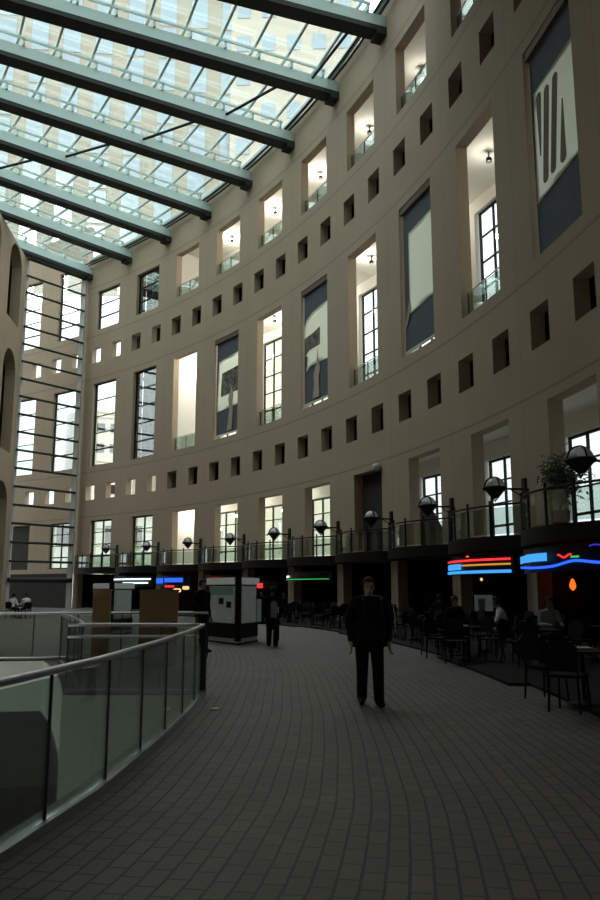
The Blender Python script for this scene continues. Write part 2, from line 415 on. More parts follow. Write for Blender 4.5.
for b in (-1, 0, 1, 2):
    put_window('LW', b, -.3, .281*BAY, ZW0, ZW1, 5, 1)
    if b > 0: put_window('LT', b, -.3, .281*BAY, ZT0, ZT1, 3, 1)
    else: put_window('LTT', b, -.3, .281*BAY, ZT0, 30.8, 5, 1)
for b in (-2, -1, 0, 1, 2):
    put_window('LG', b+.05, -.3, .26*BAY, ZG0, ZG1, 4, 2 if b < 2 else 2)

# ------------------------------------------------------------------ library side, end glass, roof
GE = wp(.45, 6.3)                       # left end of the glass end wall
LDIR = Vector((.10, -1, 0)).normalized()
def lib(y): return Vector((GE.x+(GE.y-y)*.10, y, 0))
LT = 29.2
def library_wall():
    mb = MB(); L = 72.0; n = Vector((-LDIR.y, LDIR.x, 0)); n = -n if n.x > 0 else n     # thickness goes to -x
    zs = [0, 1, 11.5, 13, 22.5, LT]
    # arched openings: 4.4 m wide from 1.6 m past each module of 6.2 m, two storeys of them
    mod = 6.2; k = int(L//mod)
    P = lambda a, z, t: GE+LDIR*a+n*t+Vector((0, 0, z))
    def piece(a0, a1, z0, z1):
        vs = [P(a, z, t) for t in (0, .8) for z in (z0, z1) for a in (a0, a1)]
        mb.mesh(vs, [(0, 1, 3, 2), (4, 6, 7, 5), (0, 2, 6, 4), (1, 5, 7, 3), (0, 4, 5, 1), (2, 3, 7, 6)])
    for i in range(k):
        a0 = i*mod; a1 = a0+mod; l, r = a0+1.3, a1-1.3
        piece(a0, l, 0, LT); piece(r, a1, 0, LT)
        for zb, zspring, znext in ((0, 8.0, 12.2), (12.2, 18.5, 22.6), (22.6, 27.2, LT)):
            if zb: piece(l, r, zb-1.2, zb)
            R = (r-l)/2; c = (l+r)/2; seg = 10
            for q in range(seg):
                t0, t1 = PI*q/seg, PI*(q+1)/seg
                x0, x1 = c-R*math.cos(t0), c-R*math.cos(t1); y0, y1 = zspring+R*math.sin(t0), zspring+R*math.sin(t1)
                top = znext-1.2 if znext < 29 else znext
                vs = [P(x0, y0, 0), P(x1, y1, 0), P(x1, top, 0), P(x0, top, 0), P(x0, y0, .8), P(x1, y1, .8), P(x1, top, .8), P(x0, top, .8)]
                mb.mesh(vs, [(0, 1, 2, 3), (4, 7, 6, 5), (0, 4, 5, 1), (3, 2, 6, 7)])
    o = mb.build('wall_left', M['stone']); struct(o)
    m2 = MB(); vs = [P(-.0, 0, .81), P(L, 0, .81), P(L, LT, .81), P(0, LT, .81)]
    vs2 = [v+n*4.2 for v in vs]
    for z in (0, 12.0, 22.4, LT-.3): 
        a, b = P(0, z-.2, .81), P(L, z-.2, .81)
        m2.mesh([a, b, b+n*4.2, a+n*4.2, a+Vector((0, 0, .2)), b+Vector((0, 0, .2)), b+n*4.2+Vector((0, 0, .2)), a+n*4.2+Vector((0, 0, .2))], [(0, 1, 2, 3), (4, 5, 6, 7), (0, 1, 5, 4), (2, 3, 7, 6)])
    m2.quad(*vs2); m2.quad(vs[0], vs2[0], vs2[3], vs[3])
    struct(m2.build('wall_library_inside', M['plenum']))
library_wall()
# near end of the hall, behind the camera
a, b = wp(15.5), lib(-8.0)
struct(MB().bar(a+Vector((0, 0, 15.5)), Vector((b.x-2, a.y, 15.5)), .5, 31).build('wall_back', M['stone']))

def end_glass():
    a, b = wp(.45, .05), GE; d = (b-a).normalized(); sd = Vector((-d.y, d.x, 0))
    w = struct(MB().quad(a, b, b+Vector((0, 0, 30.4)), a+Vector((0, 0, 30.4))).build('window_90', glass('end wall glass', (.90, .92, .91), .006)))
    mul = MB()
    for p, r in ((a+d*.35, .20), (b-d*.15, .10)): mul.bar(p, p+Vector((0, 0, 30.4)), r*2, r*2)
    mul.build('mullion', M['white_metal'], w)
    for i in range(20):
        z = 2.3+1.49*i
        if z > 30: break
        e = a+d*.35-sd*.0; f = b
        r = .2 if i == 0 else .10
        MB().path([e+Vector((0, 0, z))+sd*.22, f+Vector((0, 0, z))+sd*.22], r, 8).build('transom', M['steel_dark'], w)
end_glass()

ROOF = 31.15
def lib_n(s):                            # distance along the inward normal of bay s to the library wall (or the end glass)
    c = wp(s); t = th(s); d = Vector((-math.cos(t), -math.sin(t), 0))
    # solve c + d*n on line GE + LDIR*a
    det = d.x*(-LDIR.y)+LDIR.x*d.y
    r = GE-c
    n = (r.x*(-LDIR.y)+LDIR.x*r.y)/det
    return max(2, n)
def roof_bay(b, mat, glazed):
    s0, s1 = (b-.5, b+.5); s0 = max(s0, .45)
    n0, n1 = lib_n(s0)+7.4, lib_n(s1)+7.4
    mb = MB(); K = 6
    ss = [s0+(s1-s0)*i/K for i in range(K+1)]
    for p, q in zip(ss, ss[1:]):
        fp, fq = n0+(n1-n0)*(p-s0)/(s1-s0), n0+(n1-n0)*(q-s0)/(s1-s0)
        th_ = .03 if glazed else .3
        A = [wp(p, -.5, ROOF), wp(q, -.5, ROOF), wp(q, fq, ROOF), wp(p, fp, ROOF)]
        up = Vector((0, 0, th_))
        mb.quad(*A); mb.quad(*[v+up for v in A])
        mb.quad(A[0], A[1], A[1]+up, A[0]+up); mb.quad(A[2], A[3], A[3]+up, A[2]+up)
    o = struct(mb.build('ceiling', mat))
    if glazed:
        g = MB(); n = 1.2
        while n < max(n0, n1)-.5:
            f0, f1 = min(n, n0), min(n, n1)
            g.bar(wp(s0, f0, ROOF-.10), wp(s1, f1, ROOF-.10), .13, .16); n += 1.95
        for f in (0.0,):
            g.bar(wp(s0, .15, ROOF-.12), wp(s1, .15, ROOF-.12), .22, .22)
        g.build('glazing_bars', M['steel_light'], o)
for b in range(1, 9): roof_bay(b, M['roof_glass'], True)
for b in range(9, 16): roof_bay(b, M['plenum'], False)  # near bays made opaque, out of view, to darken the near hall

# roof beams: one per column line
def beam(s, label, i):
    L = lib_n(s)+7
    o = empty('roof_beam', wp(s, 0, 29.35), frame(s), label, 'beam', 'teal steel beams under the glass roof')
    MB().box(0, L, -.27, .27, .26, .98).build('web', M['steel'], o)
    MB().box(-.05, L, -.42, .42, 0, .26).build('shaded_flange', M['steel_dark'], o)  # dark colour stands for the shade on the beam's underside
    m = MB()
    m.box(.9, L, -.44, -.36, 1.30, 1.42); m.box(.9, L, .36, .44, 1.30, 1.42)
    k = 1.0
    while k < L: m.box(k-.06, k+.06, -.40, .40, .98, 1.34); k += 1.95
    m.build('glazing_rail', M['steel'], o)
    MB().box(-.35, .55, -.42, .42, -.18, 0).build('bearing_bracket', M['steel_dark'], o)
    return o
bn = [k+.5 for k in range(0, 15)]
for i, s in enumerate(bn):
    lab = 'long teal steel roof beam, %s from the glass end wall' % ORD[i] if i < 8 else 'long teal steel roof beam in the dark near end of the hall, %s from its back' % ORD[14-i]
    beam(s, lab, i)
# diagonal tie rods
rods = [((7.5, 1.4), (6.5, 1.7)), ((6.5, 2.7), (5.5, 4.9)), ((5.5, 5.4), (4.5, 8.3)), ((4.5, 8.9), (3.5, 11.6)), ((3.5, 12.2), (2.5, 14.6))]
for i, ((sa, na), (sb, nb)) in enumerate(rods):
    p, q = wp(sa, na, 30.0), wp(sb, nb, 30.0); c = (p+q)/2; d_ = (q-p).normalized()*.42; p, q = p+d_, q-d_
    r = MB().path([p, q], .085, 8).build('tie_rod', M['steel_dark'], origin=c)
    tag(r, 'thin dark diagonal rod between roof beams, %s from the curved wall' % ORD[i], 'rod', 'diagonal rods between the roof beams')
for k, (n, z) in enumerate(((.25, 30.5), (.55, 30.5))):
    pts = [wp(.5+8.5*i/40, n, z) for i in range(41)]
    g = MB().path(pts, .07, 8).build('gutter_pipe', M['steel_dark'], origin=wp(4, n, z))
    tag(g, ('outer' if k == 0 else 'inner')+' dark pipe running along the roof edge of the curved wall', 'pipe', 'pipes along the roof edge')

# ------------------------------------------------------------------ floor, void, lower level
def nB(s): return 12.0+1.9*max(0, min(1, (11.7-s)/1.3))
NR = 9.85
RPATH = [(-1.50, 13.2), (-1.45, 10.9), (-1.49, 8.7), (-1.59, 6.61), (-1.79, 5.04), (-2.10, 3.5), (-2.6, 2.0), (-3.3, .5), (-4.2, -1.5), (-5.6, -4.5), (-7, -9)]
def railx(y):
    for (xa, ya), (xb, yb) in zip(RPATH, RPATH[1:]):
        if yb <= y <= ya: return xa+(xb-xa)*(ya-y)/(ya-yb)
    return RPATH[0][0] if y > RPATH[0][1] else RPATH[-1][0]
def nR(s):
    if s < 11.7: return NR
    lo, hi = 6.0, 14.0
    for _ in range(40):
        m = (lo+hi)/2; p = wp(s, m)
        if p.x > railx(p.y): lo = m
        else: hi = m
    return lo
def floor_mesh():
    mb = MB(); ss = [-3.5+.1*i for i in range(0, 191)]
    ss = sorted(set([round(x, 4) for x in ss]+[10.4, 11.7]))
    arc = lambda s: s*BAY
    for a, b in zip(ss, ss[1:]):
        m = (a+b)/2
        lim = 26
        bands = [(-4.3, 0), (0, 4.7), (4.7, 'r'), ('r', None), (None, lim)]
        for (x, y) in bands:
            ev = lambda k: (nB(a), nB(b)) if k is None else ((nR(a), nR(b)) if k == 'r' else (k, k))
            xa, xb = ev(x); ya, yb = ev(y)
            if m > 11.7 and (y is None or x is None): continue
            if 10.4 < m < 11.7 and x is None: continue
            cut = 1 if (y is None or x is None) else 2
            A = [wp(a, xa, 0), wp(b, xb, 0), wp(b, yb, 0), wp(a, ya, 0)]
            oa, ob = nR(a)-NR, nR(b)-NR
            mb.quad(*A, uv=[(arc(a), xa-oa), (arc(b), xb-ob), (arc(b), yb-ob), (arc(a), ya-oa)])
    return struct(mb.build('floor', M['floor']))
floor_mesh()
# edges of the opening down to the lower level
def vwall(name, pts, z0, z1, mat, t=.25):
    mb = MB()
    for p, q in zip(pts, pts[1:]):
        p, q = Vector(p), Vector(q); mb.bar(p+Vector((0, 0, (z0+z1)/2)), q+Vector((0, 0, (z0+z1)/2)), t, z1-z0)
    return struct(mb.build(name, mat))
edgeR = [wp(11.7+.2*i, nR(11.7+.2*i)+.13) for i in range(19)]
vwall('wall_void_right', edgeR, -4.6, -.01, M['edge'])
vwall('wall_void_far', [wp(11.69, NR+.0), wp(11.69, 12.0)], -4.6, -.01, M['edge'])
vwall('wall_void_side', [wp(11.69-.13*i, nB(11.7-.13*i)-.1) for i in range(11)], -1.1, -.01, M['edge'])
vwall('wall_void_end', [wp(10.39, 13.8), wp(10.39, 26)], -1.1, -.01, M['edge'])
struct(curved_slab('floor_lower', M['lower'], 8.5, 15.5, NR-2, 27, -4.9, -4.6))
# terrace in front of the shops, a near black floor band
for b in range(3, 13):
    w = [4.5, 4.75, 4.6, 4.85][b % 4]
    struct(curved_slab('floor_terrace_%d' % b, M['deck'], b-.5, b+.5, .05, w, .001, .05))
# outside ground
struct(MB().box(-220, 220, -60, 330, -5.3, -4.95).build('ground', M['ground']))
struct(curved_slab('floor_street', M['ground'], -5.5, 2.4, -40, -.5, -.3, -.01))

# glass railings round the opening
def railing(name, pts, label, h=1.04, post_at=(), low=None, joints=5):
    c = Vector(pts[0]); o = empty(name, c, 0, label, 'railing', 'glass railings round the opening in the floor')
    P = [Vector(p)-c for p in pts]
    up = Vector((0, 0, 1))
    MB().path([p+up*h for p in P], .029, 10).build('top_rail', M['rail'], o, smooth=True)
    if low: MB().path([p+up*low[0] for p in P[low[1]:]], .025, 8).build('hand_rail', M['rail'], o, smooth=True)
    ch = MB()
    for p, q in zip(P, P[1:]): ch.bar(p+up*.03, q+up*.03, .09, .06)
    ch.build('base_channel', M['rail'], o)
    step = max(1, (len(P)-1)//joints)
    idx = list(range(0, len(P), step))
    if idx[-1] != len(P)-1: idx[-1] = len(P)-1
    for i, j in zip(idx, idx[1:]):
        g = MB(); q = P[i:j+1]; q[0] = q[0]+(q[1]-q[0]).normalized()*.012; q[-1] = q[-1]-(q[-1]-q[-2]).normalized()*.012
        ribbon(g, q, .065, .995)
        g.build('glass_panel', M['guard_glass'], o)
    for i in idx:
        big = i in post_at or (i == 0 and 0 in post_at)
        r = .05 if big else .010
        MB().box(P[i].x-r, P[i].x+r, P[i].y-r, P[i].y+r, 0, h).build('post', M['steel_dark'], o)
    return o
railing('glass_railing', [wp(11.7+.06*i, nR(11.7+.06*i)+.02, 0) for i in range(55)], 'long curved glass railing with steel top rail in the left foreground', post_at=(0,), joints=13)
railing('glass_railing', [wp(11.68, NR+.05+i*.21, 0) for i in range(11)], 'short glass railing across the near end of the opening, joining the foreground railing', low=(.86, 0), joints=3)
railing('glass_railing', [wp(11.62-.12*i, nB(11.7-.12*i)-.15, 0) for i in range(10)], 'glass railing on the side of the opening running away from the camera', joints=4)
railing('glass_railing', [wp(10.36, 10.2+i*.5, 0) for i in range(20)], 'far glass railing with a bright steel top rail across the back of the opening', joints=7)
tag(MB().prism([(0, 0), (.10, .03), (.13, .10), (.07, .17), (.02, .12)], .02, Matrix.Translation(wp(12.05, NR-.35, .001))).build('paper_scrap', M['white'], origin=wp(12.05, NR-.35, 0)), 'small white paper scrap on the pavers beside the foreground railing', 'litter')

# ------------------------------------------------------------------ balconies (local frame of a bay)
def bow(y): return .22+.95*max(0, math.cos(PI*y/BAY))**.8
ys = [-2.80+5.60*i/16 for i in range(17)]
def make_balcony(s, label):
    o = empty('balcony', wp(s, 0, 2.85), frame(s), label, 'balcony', 'bowed balconies above the shops')
    pts = [(0.0, ys[-1]), (0.0, ys[0])]+[(bow(y), y) for y in ys]
    MB().prism(pts, .45).build('slab', M['slab'], o)
    MB().path([(bow(y)-.06, y, 1.46) for y in ys], .035, 8).build('hand_rail', M['black'], o)
    for k in range(5):
        g = MB(); a, b = ys[0]+5.6*k/5, ys[0]+5.6*(k+1)/5
        q = [a+.02+(b-a-.04)*i/4 for i in range(5)]
        ribbon(g, [Vector((bow(u)-.06, u, 0)) for u in q], .51, 1.37)
        g.build('glass_panel', M['guard_glass'], o)
    for k in range(6):
        y = ys[0]+5.6*k/5; r = .03
        MB().box(bow(y)-.06-r, bow(y)-.06+r, y-r, y+r, .45, 1.45 if k in (0, 5) else 1.62).build('post', M['black'], o)
    return o
b0 = None
bal_note = {3: 'over the blue lit shop sign', 4: 'over the short red sign behind the tall kiosk', 5: 'over the red lit shop sign', 6: 'over the thin green neon line', 7: 'below the dark unlit opening', 8: 'left of the red, amber and blue neon stripes',
            9: 'over the red, amber and blue neon stripes', 10: 'over the wavy blue neon line', 11: 'beyond the right of the wavy neon', 12: 'farthest out of view on the right', 2: 'over the white strip lights', 1: 'beside the glass end wall'}
for b in range(1, 12):
    lab = 'dark bowed balcony with glass guard '+bal_note[b]
    if b0 is None: b0 = make_balcony(b, lab)
    else: dup(b0, wp(b, 0, 2.85), frame(b), lab)

# globe lamps on brackets
def make_lamp(s, label):
    o = empty('bracket_lamp', wp(s, 0, 4.75), frame(s), label, 'lamp', 'globe lamps on brackets along the curved wall')
    MB().box(.0, .08, -.12, .12, -.35, .35).build('wall_plate', M['black'], o)
    m = MB().path([(.05, 0, .0), (.62, 0, .0)], .035, 8); m.path([(.05, 0, -.28), (.5, 0, -.02)], .02, 6)
    m.build('arm', M['black'], o)
    c = Vector((1.05, 0, 0)); R = .335
    MB().lathe([(R*.97*math.cos(a), .03+R*.95*math.sin(a)) for a in [PI/2*i/8 for i in range(8)]]+[(.01, .03+R*.95)], c, 20).build('dome', M['dome'], o, smooth=True)
    ring = MB().path([c+Vector((R*1.03*math.cos(2*PI*k/24), R*1.03*math.sin(2*PI*k/24), 0)) for k in range(24)], .055, 8, closed=True)
    ring.build('ring', M['black'], o, smooth=True)
    MB().lathe([(.03, -.33), (.09, -.31), (.19, -.21), (R*.82, -.09), (R*.98, -.03), (R*.98, .01)], c, 20).build('reflector_cone', M['steel_dark'], o, smooth=True)
    st = MB()
    for q in (0, PI/2):
        st.path([c+Vector((math.cos(q)*R*1.05*math.cos(a), math.sin(q)*R*1.05*math.cos(a), R*1.08*math.sin(a))) for a in [PI*i/14 for i in range(15)]], .028, 6)
        st.path([c+Vector((math.cos(q)*x, math.sin(q)*x, z)) for x, z in ((-R*1.1, 0), (0, -.42), (R*1.1, 0))], .018, 6)
    st.build('strap', M['black'], o)
    return o
l0 = None
for b in range(1, 11):
    lab = 'black ringed globe lamp on wall bracket, %s' % ('at the right edge before a bright window' if b == 10 else ORD[10-b]+' from the right edge of the row')
    if l0 is None: l0 = make_lamp(b+.48, lab)
    else: dup(l0, wp(b+.48, 0, 4.75), frame(b+.48), lab)

# ------------------------------------------------------------------ banners in the tall openings (local frame, y from left to right is -y.. +y = far .. near)
def banner(b, label, kind):
    hw = .281*BAY; H = ZW1-ZW0
    o = empty('banner', wp(b, -.16, ZW0), frame(b), label, 'banner', 'navy banners in the tall openings')
    PALE = {1: [(-.86, .27), (.93, .29), (.93, .80), (-.78, .77)],
            2: [(-.80, .30), (-.45, .335), (.1, .34), (.93, .33), (.93, .80), (.3, .79), (-.3, .775), (-.75, .74), (-.93, .68), (-.93, .44), (-.66, .43), (-.72, .35)],
            3: [(-.62, .27), (.95, .29), (.95, .82), (-.60, .80)], 4: [(-.88, .25), (.95, .28), (.95, .79), (-.80, .77)]}[kind]
    pal = [(u*hw, v*H) for u, v in PALE]
    def inside(y, z):
        c_ = False
        for (ya, za), (yb, zb) in zip(pal, pal[1:]+pal[:1]):
            if (za > z) != (zb > z) and y < (yb-ya)*(z-za)/(zb-za)+ya: c_ = not c_
        return c_
    # cloth: a fine woven grid, open behind the pale printed panel
    m = MB(); gy = [-hw+.10+(2*hw-.16)*i/24 for i in range(25)]; z0, z1 = .26, H-.30
    if kind == 4: z0 = .1
    gz = [z0+(z1-z0)*i/48 for i in range(49)]
    X = lambda y, z: .01*math.sin(3*y)*math.sin(PI*(z-z0)/(z1-z0))
    for a, c in zip(gy, gy[1:]):
        for e, f in zip(gz, gz[1:]):
            if all(inside(y, z) for y in (a-.05, c+.05) for z in (e-.05, f+.05)): continue
            m.quad((X(a, e), a, e), (X(c, e), c, e), (X(c, f), c, f), (X(a, f), a, f)); m.quad((X(a, e)-.01, a, e), (X(c, e)-.01, c, e), (X(c, f)-.01, c, f), (X(a, f)-.01, a, f))
    m.build('cloth', M['navy'], o, smooth=True)
    MB().box(-.06, .14, -hw+.02, hw-.02, H-.32, H-.02).build('top_bar', M['bar'], o)
    if kind != 4: MB().path([(0, -hw+.1, .26), (0, hw-.06, .26)], .06, 8).build('bottom_rod', M['white_metal'], o)
    T = lambda d: Matrix.Translation((.03+d, 0, 0)) @ Matrix(((0, 0, 1, 0), (1, 0, 0, 0), (0, 1, 0, 0), (0, 0, 0, 1)))   # (u,v) -> (y,z), extrude to +x
    w = hw
    def P(pts): return [(u*w, v*H) for u, v in pts]
    if kind == 1:
        MB().poly([(.03, y, z) for y, z in pal]).build('pale_panel', M['cream'], o)
        MB().prism(P([(-.55, .41), (.93, .42), (.93, .66), (-.45, .64)]), .008, T(.012)).build('picture', M['picture'], o)
        MB().prism(P([(.02, .06), (.42, .06), (.50, .20), (.46, .32), (.52, .40), (.36, .48), (.22, .43), (.12, .37), (.20, .26), (.14, .16)]), .01, T(.024)).build('arm_print', M['skin_print'], o)
    elif kind == 2:
        MB().poly([(.03, y, z) for y, z in pal]).build('pale_panel', M['cream'], o)
        MB().prism(P([(-.90, .43), (-.55, .47), (.30, .475), (.30, .62), (-.2, .60), (-.88, .59)]), .008, T(.012)).build('picture', M['picture'], o)
        MB().prism(P([(-.25, .06), (.25, .06), (.20, .22), (.32, .28), (.22, .33), (.15, .45), (.06, .34), (-.18, .25), (-.12, .18)]), .01, T(.024)).build('arm_print', M['skin_print'], o)
    elif kind == 3:
        MB().poly([(.03, y, z) for y, z in pal]).build('pale_panel', M['cream'], o)
        MB().prism(P([(-.86, .20), (-.72, .22), (-.50, .30), (-.60, .36), (-.70, .31), (-.80, .26)]), .01, T(.012)).build('hand_print', M['skin_print'], o)
    else:
        MB().poly([(.03, y, z) for y, z in pal]).build('pale_panel', M['cream'], o)
        for u0, v0, w0, u1, v1, w1 in ((-.60, .45, .02, -.56, .72, .11), (-.44, .325, .11, -.21, .705, .11), (-.11, .33, .11, .155, .708, .11), (.30, .33, .12, .39, .575, .02)):
            pts = [(u1+w1*math.cos(PI*q/8), v1+w1*.2*math.sin(PI*q/8)) for q in range(9)]+[(u0-w0*math.cos(PI*q/8), v0-w0*.2*math.sin(PI*q/8)) for q in range(9)]
            MB().prism(P(pts), .01, T(.012)).build('dark_slot', M['brown'], o)
    return o
banner(4, 'narrow navy banner showing an arm holding a framed tree picture, leftmost banner', 1)
banner(6, 'navy banner with a curling cream page and a pointing hand, second from the left', 2)
banner(8, 'navy banner with one large blank cream panel and a small brown hand', 3)
banner(10, 'large navy banner with four brown slots on a cream panel at the right edge', 4)

# openings: guards and hanging spot lamps
def guard(name, b, z, label, grp, hw):
    o = empty(name, wp(b, -.25, z), frame(b), label, 'guard', grp)
    MB().path([(0, -hw+.04, 1.05), (0, hw-.04, 1.05)], .03, 8).build('hand_rail', M['rail'], o)
    MB().box(-.008, .008, -hw+.06, hw-.06, .05, .98).build('glass_panel', M['guard_glass'], o)
    for y in (-hw+.06, 0, hw-.06): MB().box(-.02, .02, y-.02, y+.02, 0, 1.03).build('post', M['steel_dark'], o)
    return o
g0 = None
pl = {3: 'all white opening right of the dark slotted sheets', 5: 'opening between the two arm banners', 7: 'opening between the page banner and the blank banner', 9: 'opening between the blank banner and the slotted banner', 11: 'opening right of the slotted banner'}
for b in (3, 5, 7, 9, 11):
    lab = 'glass guard in the tall '+pl[b]
    if g0 is None: g0 = guard('opening_guard', b, ZW0, lab, 'guards in the tall openings', .281*BAY)
    else: dup(g0, wp(b, -.25, ZW0), frame(b), lab)
for b in range(3, 11):
    dup(g0, wp(b, -.25, ZT0), frame(b), 'glass guard in the top row of openings, %s from the left of the row' % ORD[b-3])
def spot(b, z, label):
    o = empty('ceiling_spotlight', wp(b-.62, -2.6, z), frame(b), label, 'lamp', 'dark spotlights under the gallery ceilings')
    MB().path([(0, 0, 0), (0, 0, -.35)], .03, 6).build('stem', M['black'], o)
    MB().lathe([(.06, -.52), (.13, -.50), (.13, -.34), (.06, -.30)], (0, 0, 0), 12).build('lamp_housing', M['black'], o)
    MB().box(-.25, .25, -.06, .06, -.03, .0).build('track', M['white_metal'], o)
    return o
LAMP = bpy.data.lights.new('spot lamp', 'POINT'); LAMP.energy = 230; LAMP.color = (1.0, .96, .86); LAMP.shadow_soft_size = .15
LAMPS = {}
def lamp_bulb(b, z, e=230, n=-2.6):
    if e not in LAMPS: LAMPS[e] = LAMP.copy(); LAMPS[e].energy = e
    l = bpy.data.objects.new('point_light', LAMPS[e]); COL.objects.link(l); l.location = wp(b-.62, n, z-.80); return l
s0_ = None
for b in range(4, 10):
    lab = 'small dark spotlight in the top row opening, %s from the left' % ORD[b-4]
    lamp_bulb(b, 28.8, {4: 230, 5: 210, 6: 170, 7: 80, 8: 50, 9: 35}[b])
    if s0_ is None: s0_ = spot(b, 28.8, lab)
    else: dup(s0_, wp(b-.62, -2.6, 28.8), frame(b), lab)

mid = {3: 'added at the far end of the middle gallery', 5: 'added in the tall opening between the two arm banners', 7: 'added in the tall opening left of the blank cream banner', 9: 'in the tall opening left of the slotted banner'}
for b in (3, 4, 5, 6, 7, 8, 9, 10):  # most of these lamps are added to brighten the gallery and banners
    if b in mid: dup(s0_, wp(b-.62+(.36 if b == 3 else 0), -2.6, 20.6), frame(b), 'small dark spotlight '+mid[b])
    else: dup(s0_, wp(b-.62, -2.6, 20.6), frame(b), 'small dark spotlight added unseen in the middle gallery behind the %s banner' % ('arm' if b == 4 else 'page' if b == 6 else 'blank cream' if b == 8 else 'slotted'))
    l = lamp_bulb(b, 20.6, {3: 420, 4: 420, 5: 380, 6: 260, 7: 130, 8: 130, 9: 60, 10: 60}[b])
    if b == 3: l.location = wp(2.8, -2.6, 19.6)
for b in (3, 4, 5):  # lamps added to brighten the lowest gallery
    dup(s0_, wp(b-.35, -2.6, 8.3), frame(b), 'small dark spotlight added in the lowest gallery, %s from its far end' % ORD[b-3]); l = lamp_bulb(b, 8.3, {3: 230, 4: 170, 5: 110}[b]); l.location = wp(b-.35, -2.6, 7.4)

# dark slotted sheets added to stand for the dark interior of the second bay
o = empty('dark_backing', wp(1.98, -1.3, 11.9), frame(2), 'slotted dark sheets added as dark interior, tall opening left of the all white one', 'stairs')
for y0, y1 in ((-3.4, -2.15), (-1.9, -1.1), (-.95, .9), (1.05, 1.9)): MB().box(-.05, .05, y0, y1, -.5, 17.5).build('panel', M['steel_dark'], o)
for k in range(9): MB().bar((.15, -3.4, .8+2.0*k), (.15, 1.9, .8+2.0*k+(.9 if k % 2 else -.3)), .12, .25).build('cross_bar', M['black'], o)

# dark closed opening in the ground tier and escalator soffit
o = MB().box(-.05, .05, -.30*BAY, .38*BAY, 0, 4.1).build('roller_blind', M['plenum']); o.location = wp(7, -.55, 3.28); o.rotation_euler = (0, 0, frame(7))
tag(o, 'dark closed blind filling a ground gallery opening behind the walking man', 'blind')
o2 = o.copy(); COL.objects.link(o2); o2.location = wp(-.98, -.22, 3.28); o2.rotation_euler = (0, 0, frame(-.98)); o2['label'] = 'dark panel in place of a lattice, lowest opening far left behind the end glass'  # plain panel put in place of a dark lattice
o = MB().prism([(-1.2, 0), (1.2, 0), (1.2, .9), (-.2, 2.4), (-1.2, 2.4)], 1.0, Matrix.Translation((-1.5, 0, 0)) @ Matrix(((0, 0, 1, 0), (1, 0, 0, 0), (0, 1, 0, 0), (0, 0, 0, 1)))).build('stair_flank', M['plenum'])
o.location = wp(7.35, -1.0, 3.28); o.rotation_euler = (0, 0, frame(7.35)); tag(o, 'dark sloping stair side behind the balcony left of the neon stripes', 'stairs')
o = empty('security_camera', wp(7.30, .04, 7.45), frame(7.3), 'small white dome camera above the dark closed opening', 'camera')
MB().lathe([(.06, -.30), (.16, -.22), (.18, -.10), (.17, .0)], (.2, 0, 0), 14).build('dome', M['white'], o, smooth=True); MB().box(0, .2, -.05, .05, -.02, .05).build('bracket', M['white_metal'], o)

# ------------------------------------------------------------------ shops under the balconies
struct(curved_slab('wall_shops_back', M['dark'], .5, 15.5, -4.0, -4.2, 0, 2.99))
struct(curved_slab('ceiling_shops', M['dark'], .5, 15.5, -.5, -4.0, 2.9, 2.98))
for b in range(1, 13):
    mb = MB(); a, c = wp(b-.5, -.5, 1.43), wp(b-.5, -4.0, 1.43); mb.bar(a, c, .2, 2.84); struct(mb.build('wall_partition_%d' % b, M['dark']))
def sign(b, label): return empty('neon_sign', wp(b, 0, 2.05), frame(b), label, 'sign')
def fasc(y): return bow(y)*.85+.02
def strip(o, name, mat, y0, y1, z, r, parent=None, wav=None, k=14):
    pts = [(fasc(y)+.10, y, z+(wav(y) if wav else 0)) for y in [y0+(y1-y0)*i/k for i in range(k+1)]]
    return MB().path(pts, r, 8).build(name, mat, o)
def panel(o, name, mat, y0, y1, z0, z1, d=.06):
    m = MB(); k = 6
    q = [y0+(y1-y0)*i/k for i in range(k+1)]
    for a, c in zip(q, q[1:]): m.bar((fasc(a)+d, a, (z0+z1)/2), (fasc(c)+d, c, (z0+z1)/2), .05, z1-z0)
    return m.build(name, mat, o)
o = sign(9, 'curved neon sign of red, amber and blue stripes with a blue lit panel')
panel(o, 'backing_board', M['black'], -2.4, 2.5, .03, .62, .0)
strip(o, 'red_tube', M['neon_red'], -1.9, 2.45, .50, .035); strip(o, 'amber_tube', M['neon_yellow'], .05, 2.45, .34, .03); strip(o, 'blue_tube', M['neon_cyan'], -1.9, 2.45, .11, .05)
panel(o, 'lit_panel', M['neon_cyan'], -1.85, -.10, .20, .40, .10)
o = sign(10, 'wavy blue neon line with a pair of blue lit panels above the right terrace')
panel(o, 'backing_board', M['black'], -2.6, 2.6, .0, .70, .0)
strip(o, 'blue_tube', M['neon_blue'], -2.5, 2.7, .16, .035, wav=lambda y: .10*math.exp(-((y-1.6)/.55)**2)-.03*math.cos(y*1.2), k=30)
panel(o, 'lit_panel', M['neon_cyan'], -2.5, -1.15, .30, .50, .10); panel(o, 'lit_panel', M['neon_cyan'], -1.0, .45, .30, .52, .10)
strip(o, 'red_tube', M['neon_red'], 1.0, 1.5, .40, .025, wav=lambda y: .04*math.sin(14*y)); strip(o, 'green_tube', M['neon_green'], 1.5, 1.75, .37, .025)
strip(o, 'violet_tube', emit('dim violet neon', (.06, .05, .8), .6), 2.1, 2.65, .62, .02, wav=lambda y: .03*math.sin(9*y))
o = sign(3, 'two blue lit shop sign panels with red letters below, behind the plywood box')
panel(o, 'backing_board', M['black'], -2.3, 2.3, -.25, .5, .0)
panel(o, 'lit_panel', M['neon_blue'], -2.0, -.55, -.05, .32, .08); panel(o, 'lit_panel', M['neon_blue'], -.25, 1.7, .02, .32, .08)
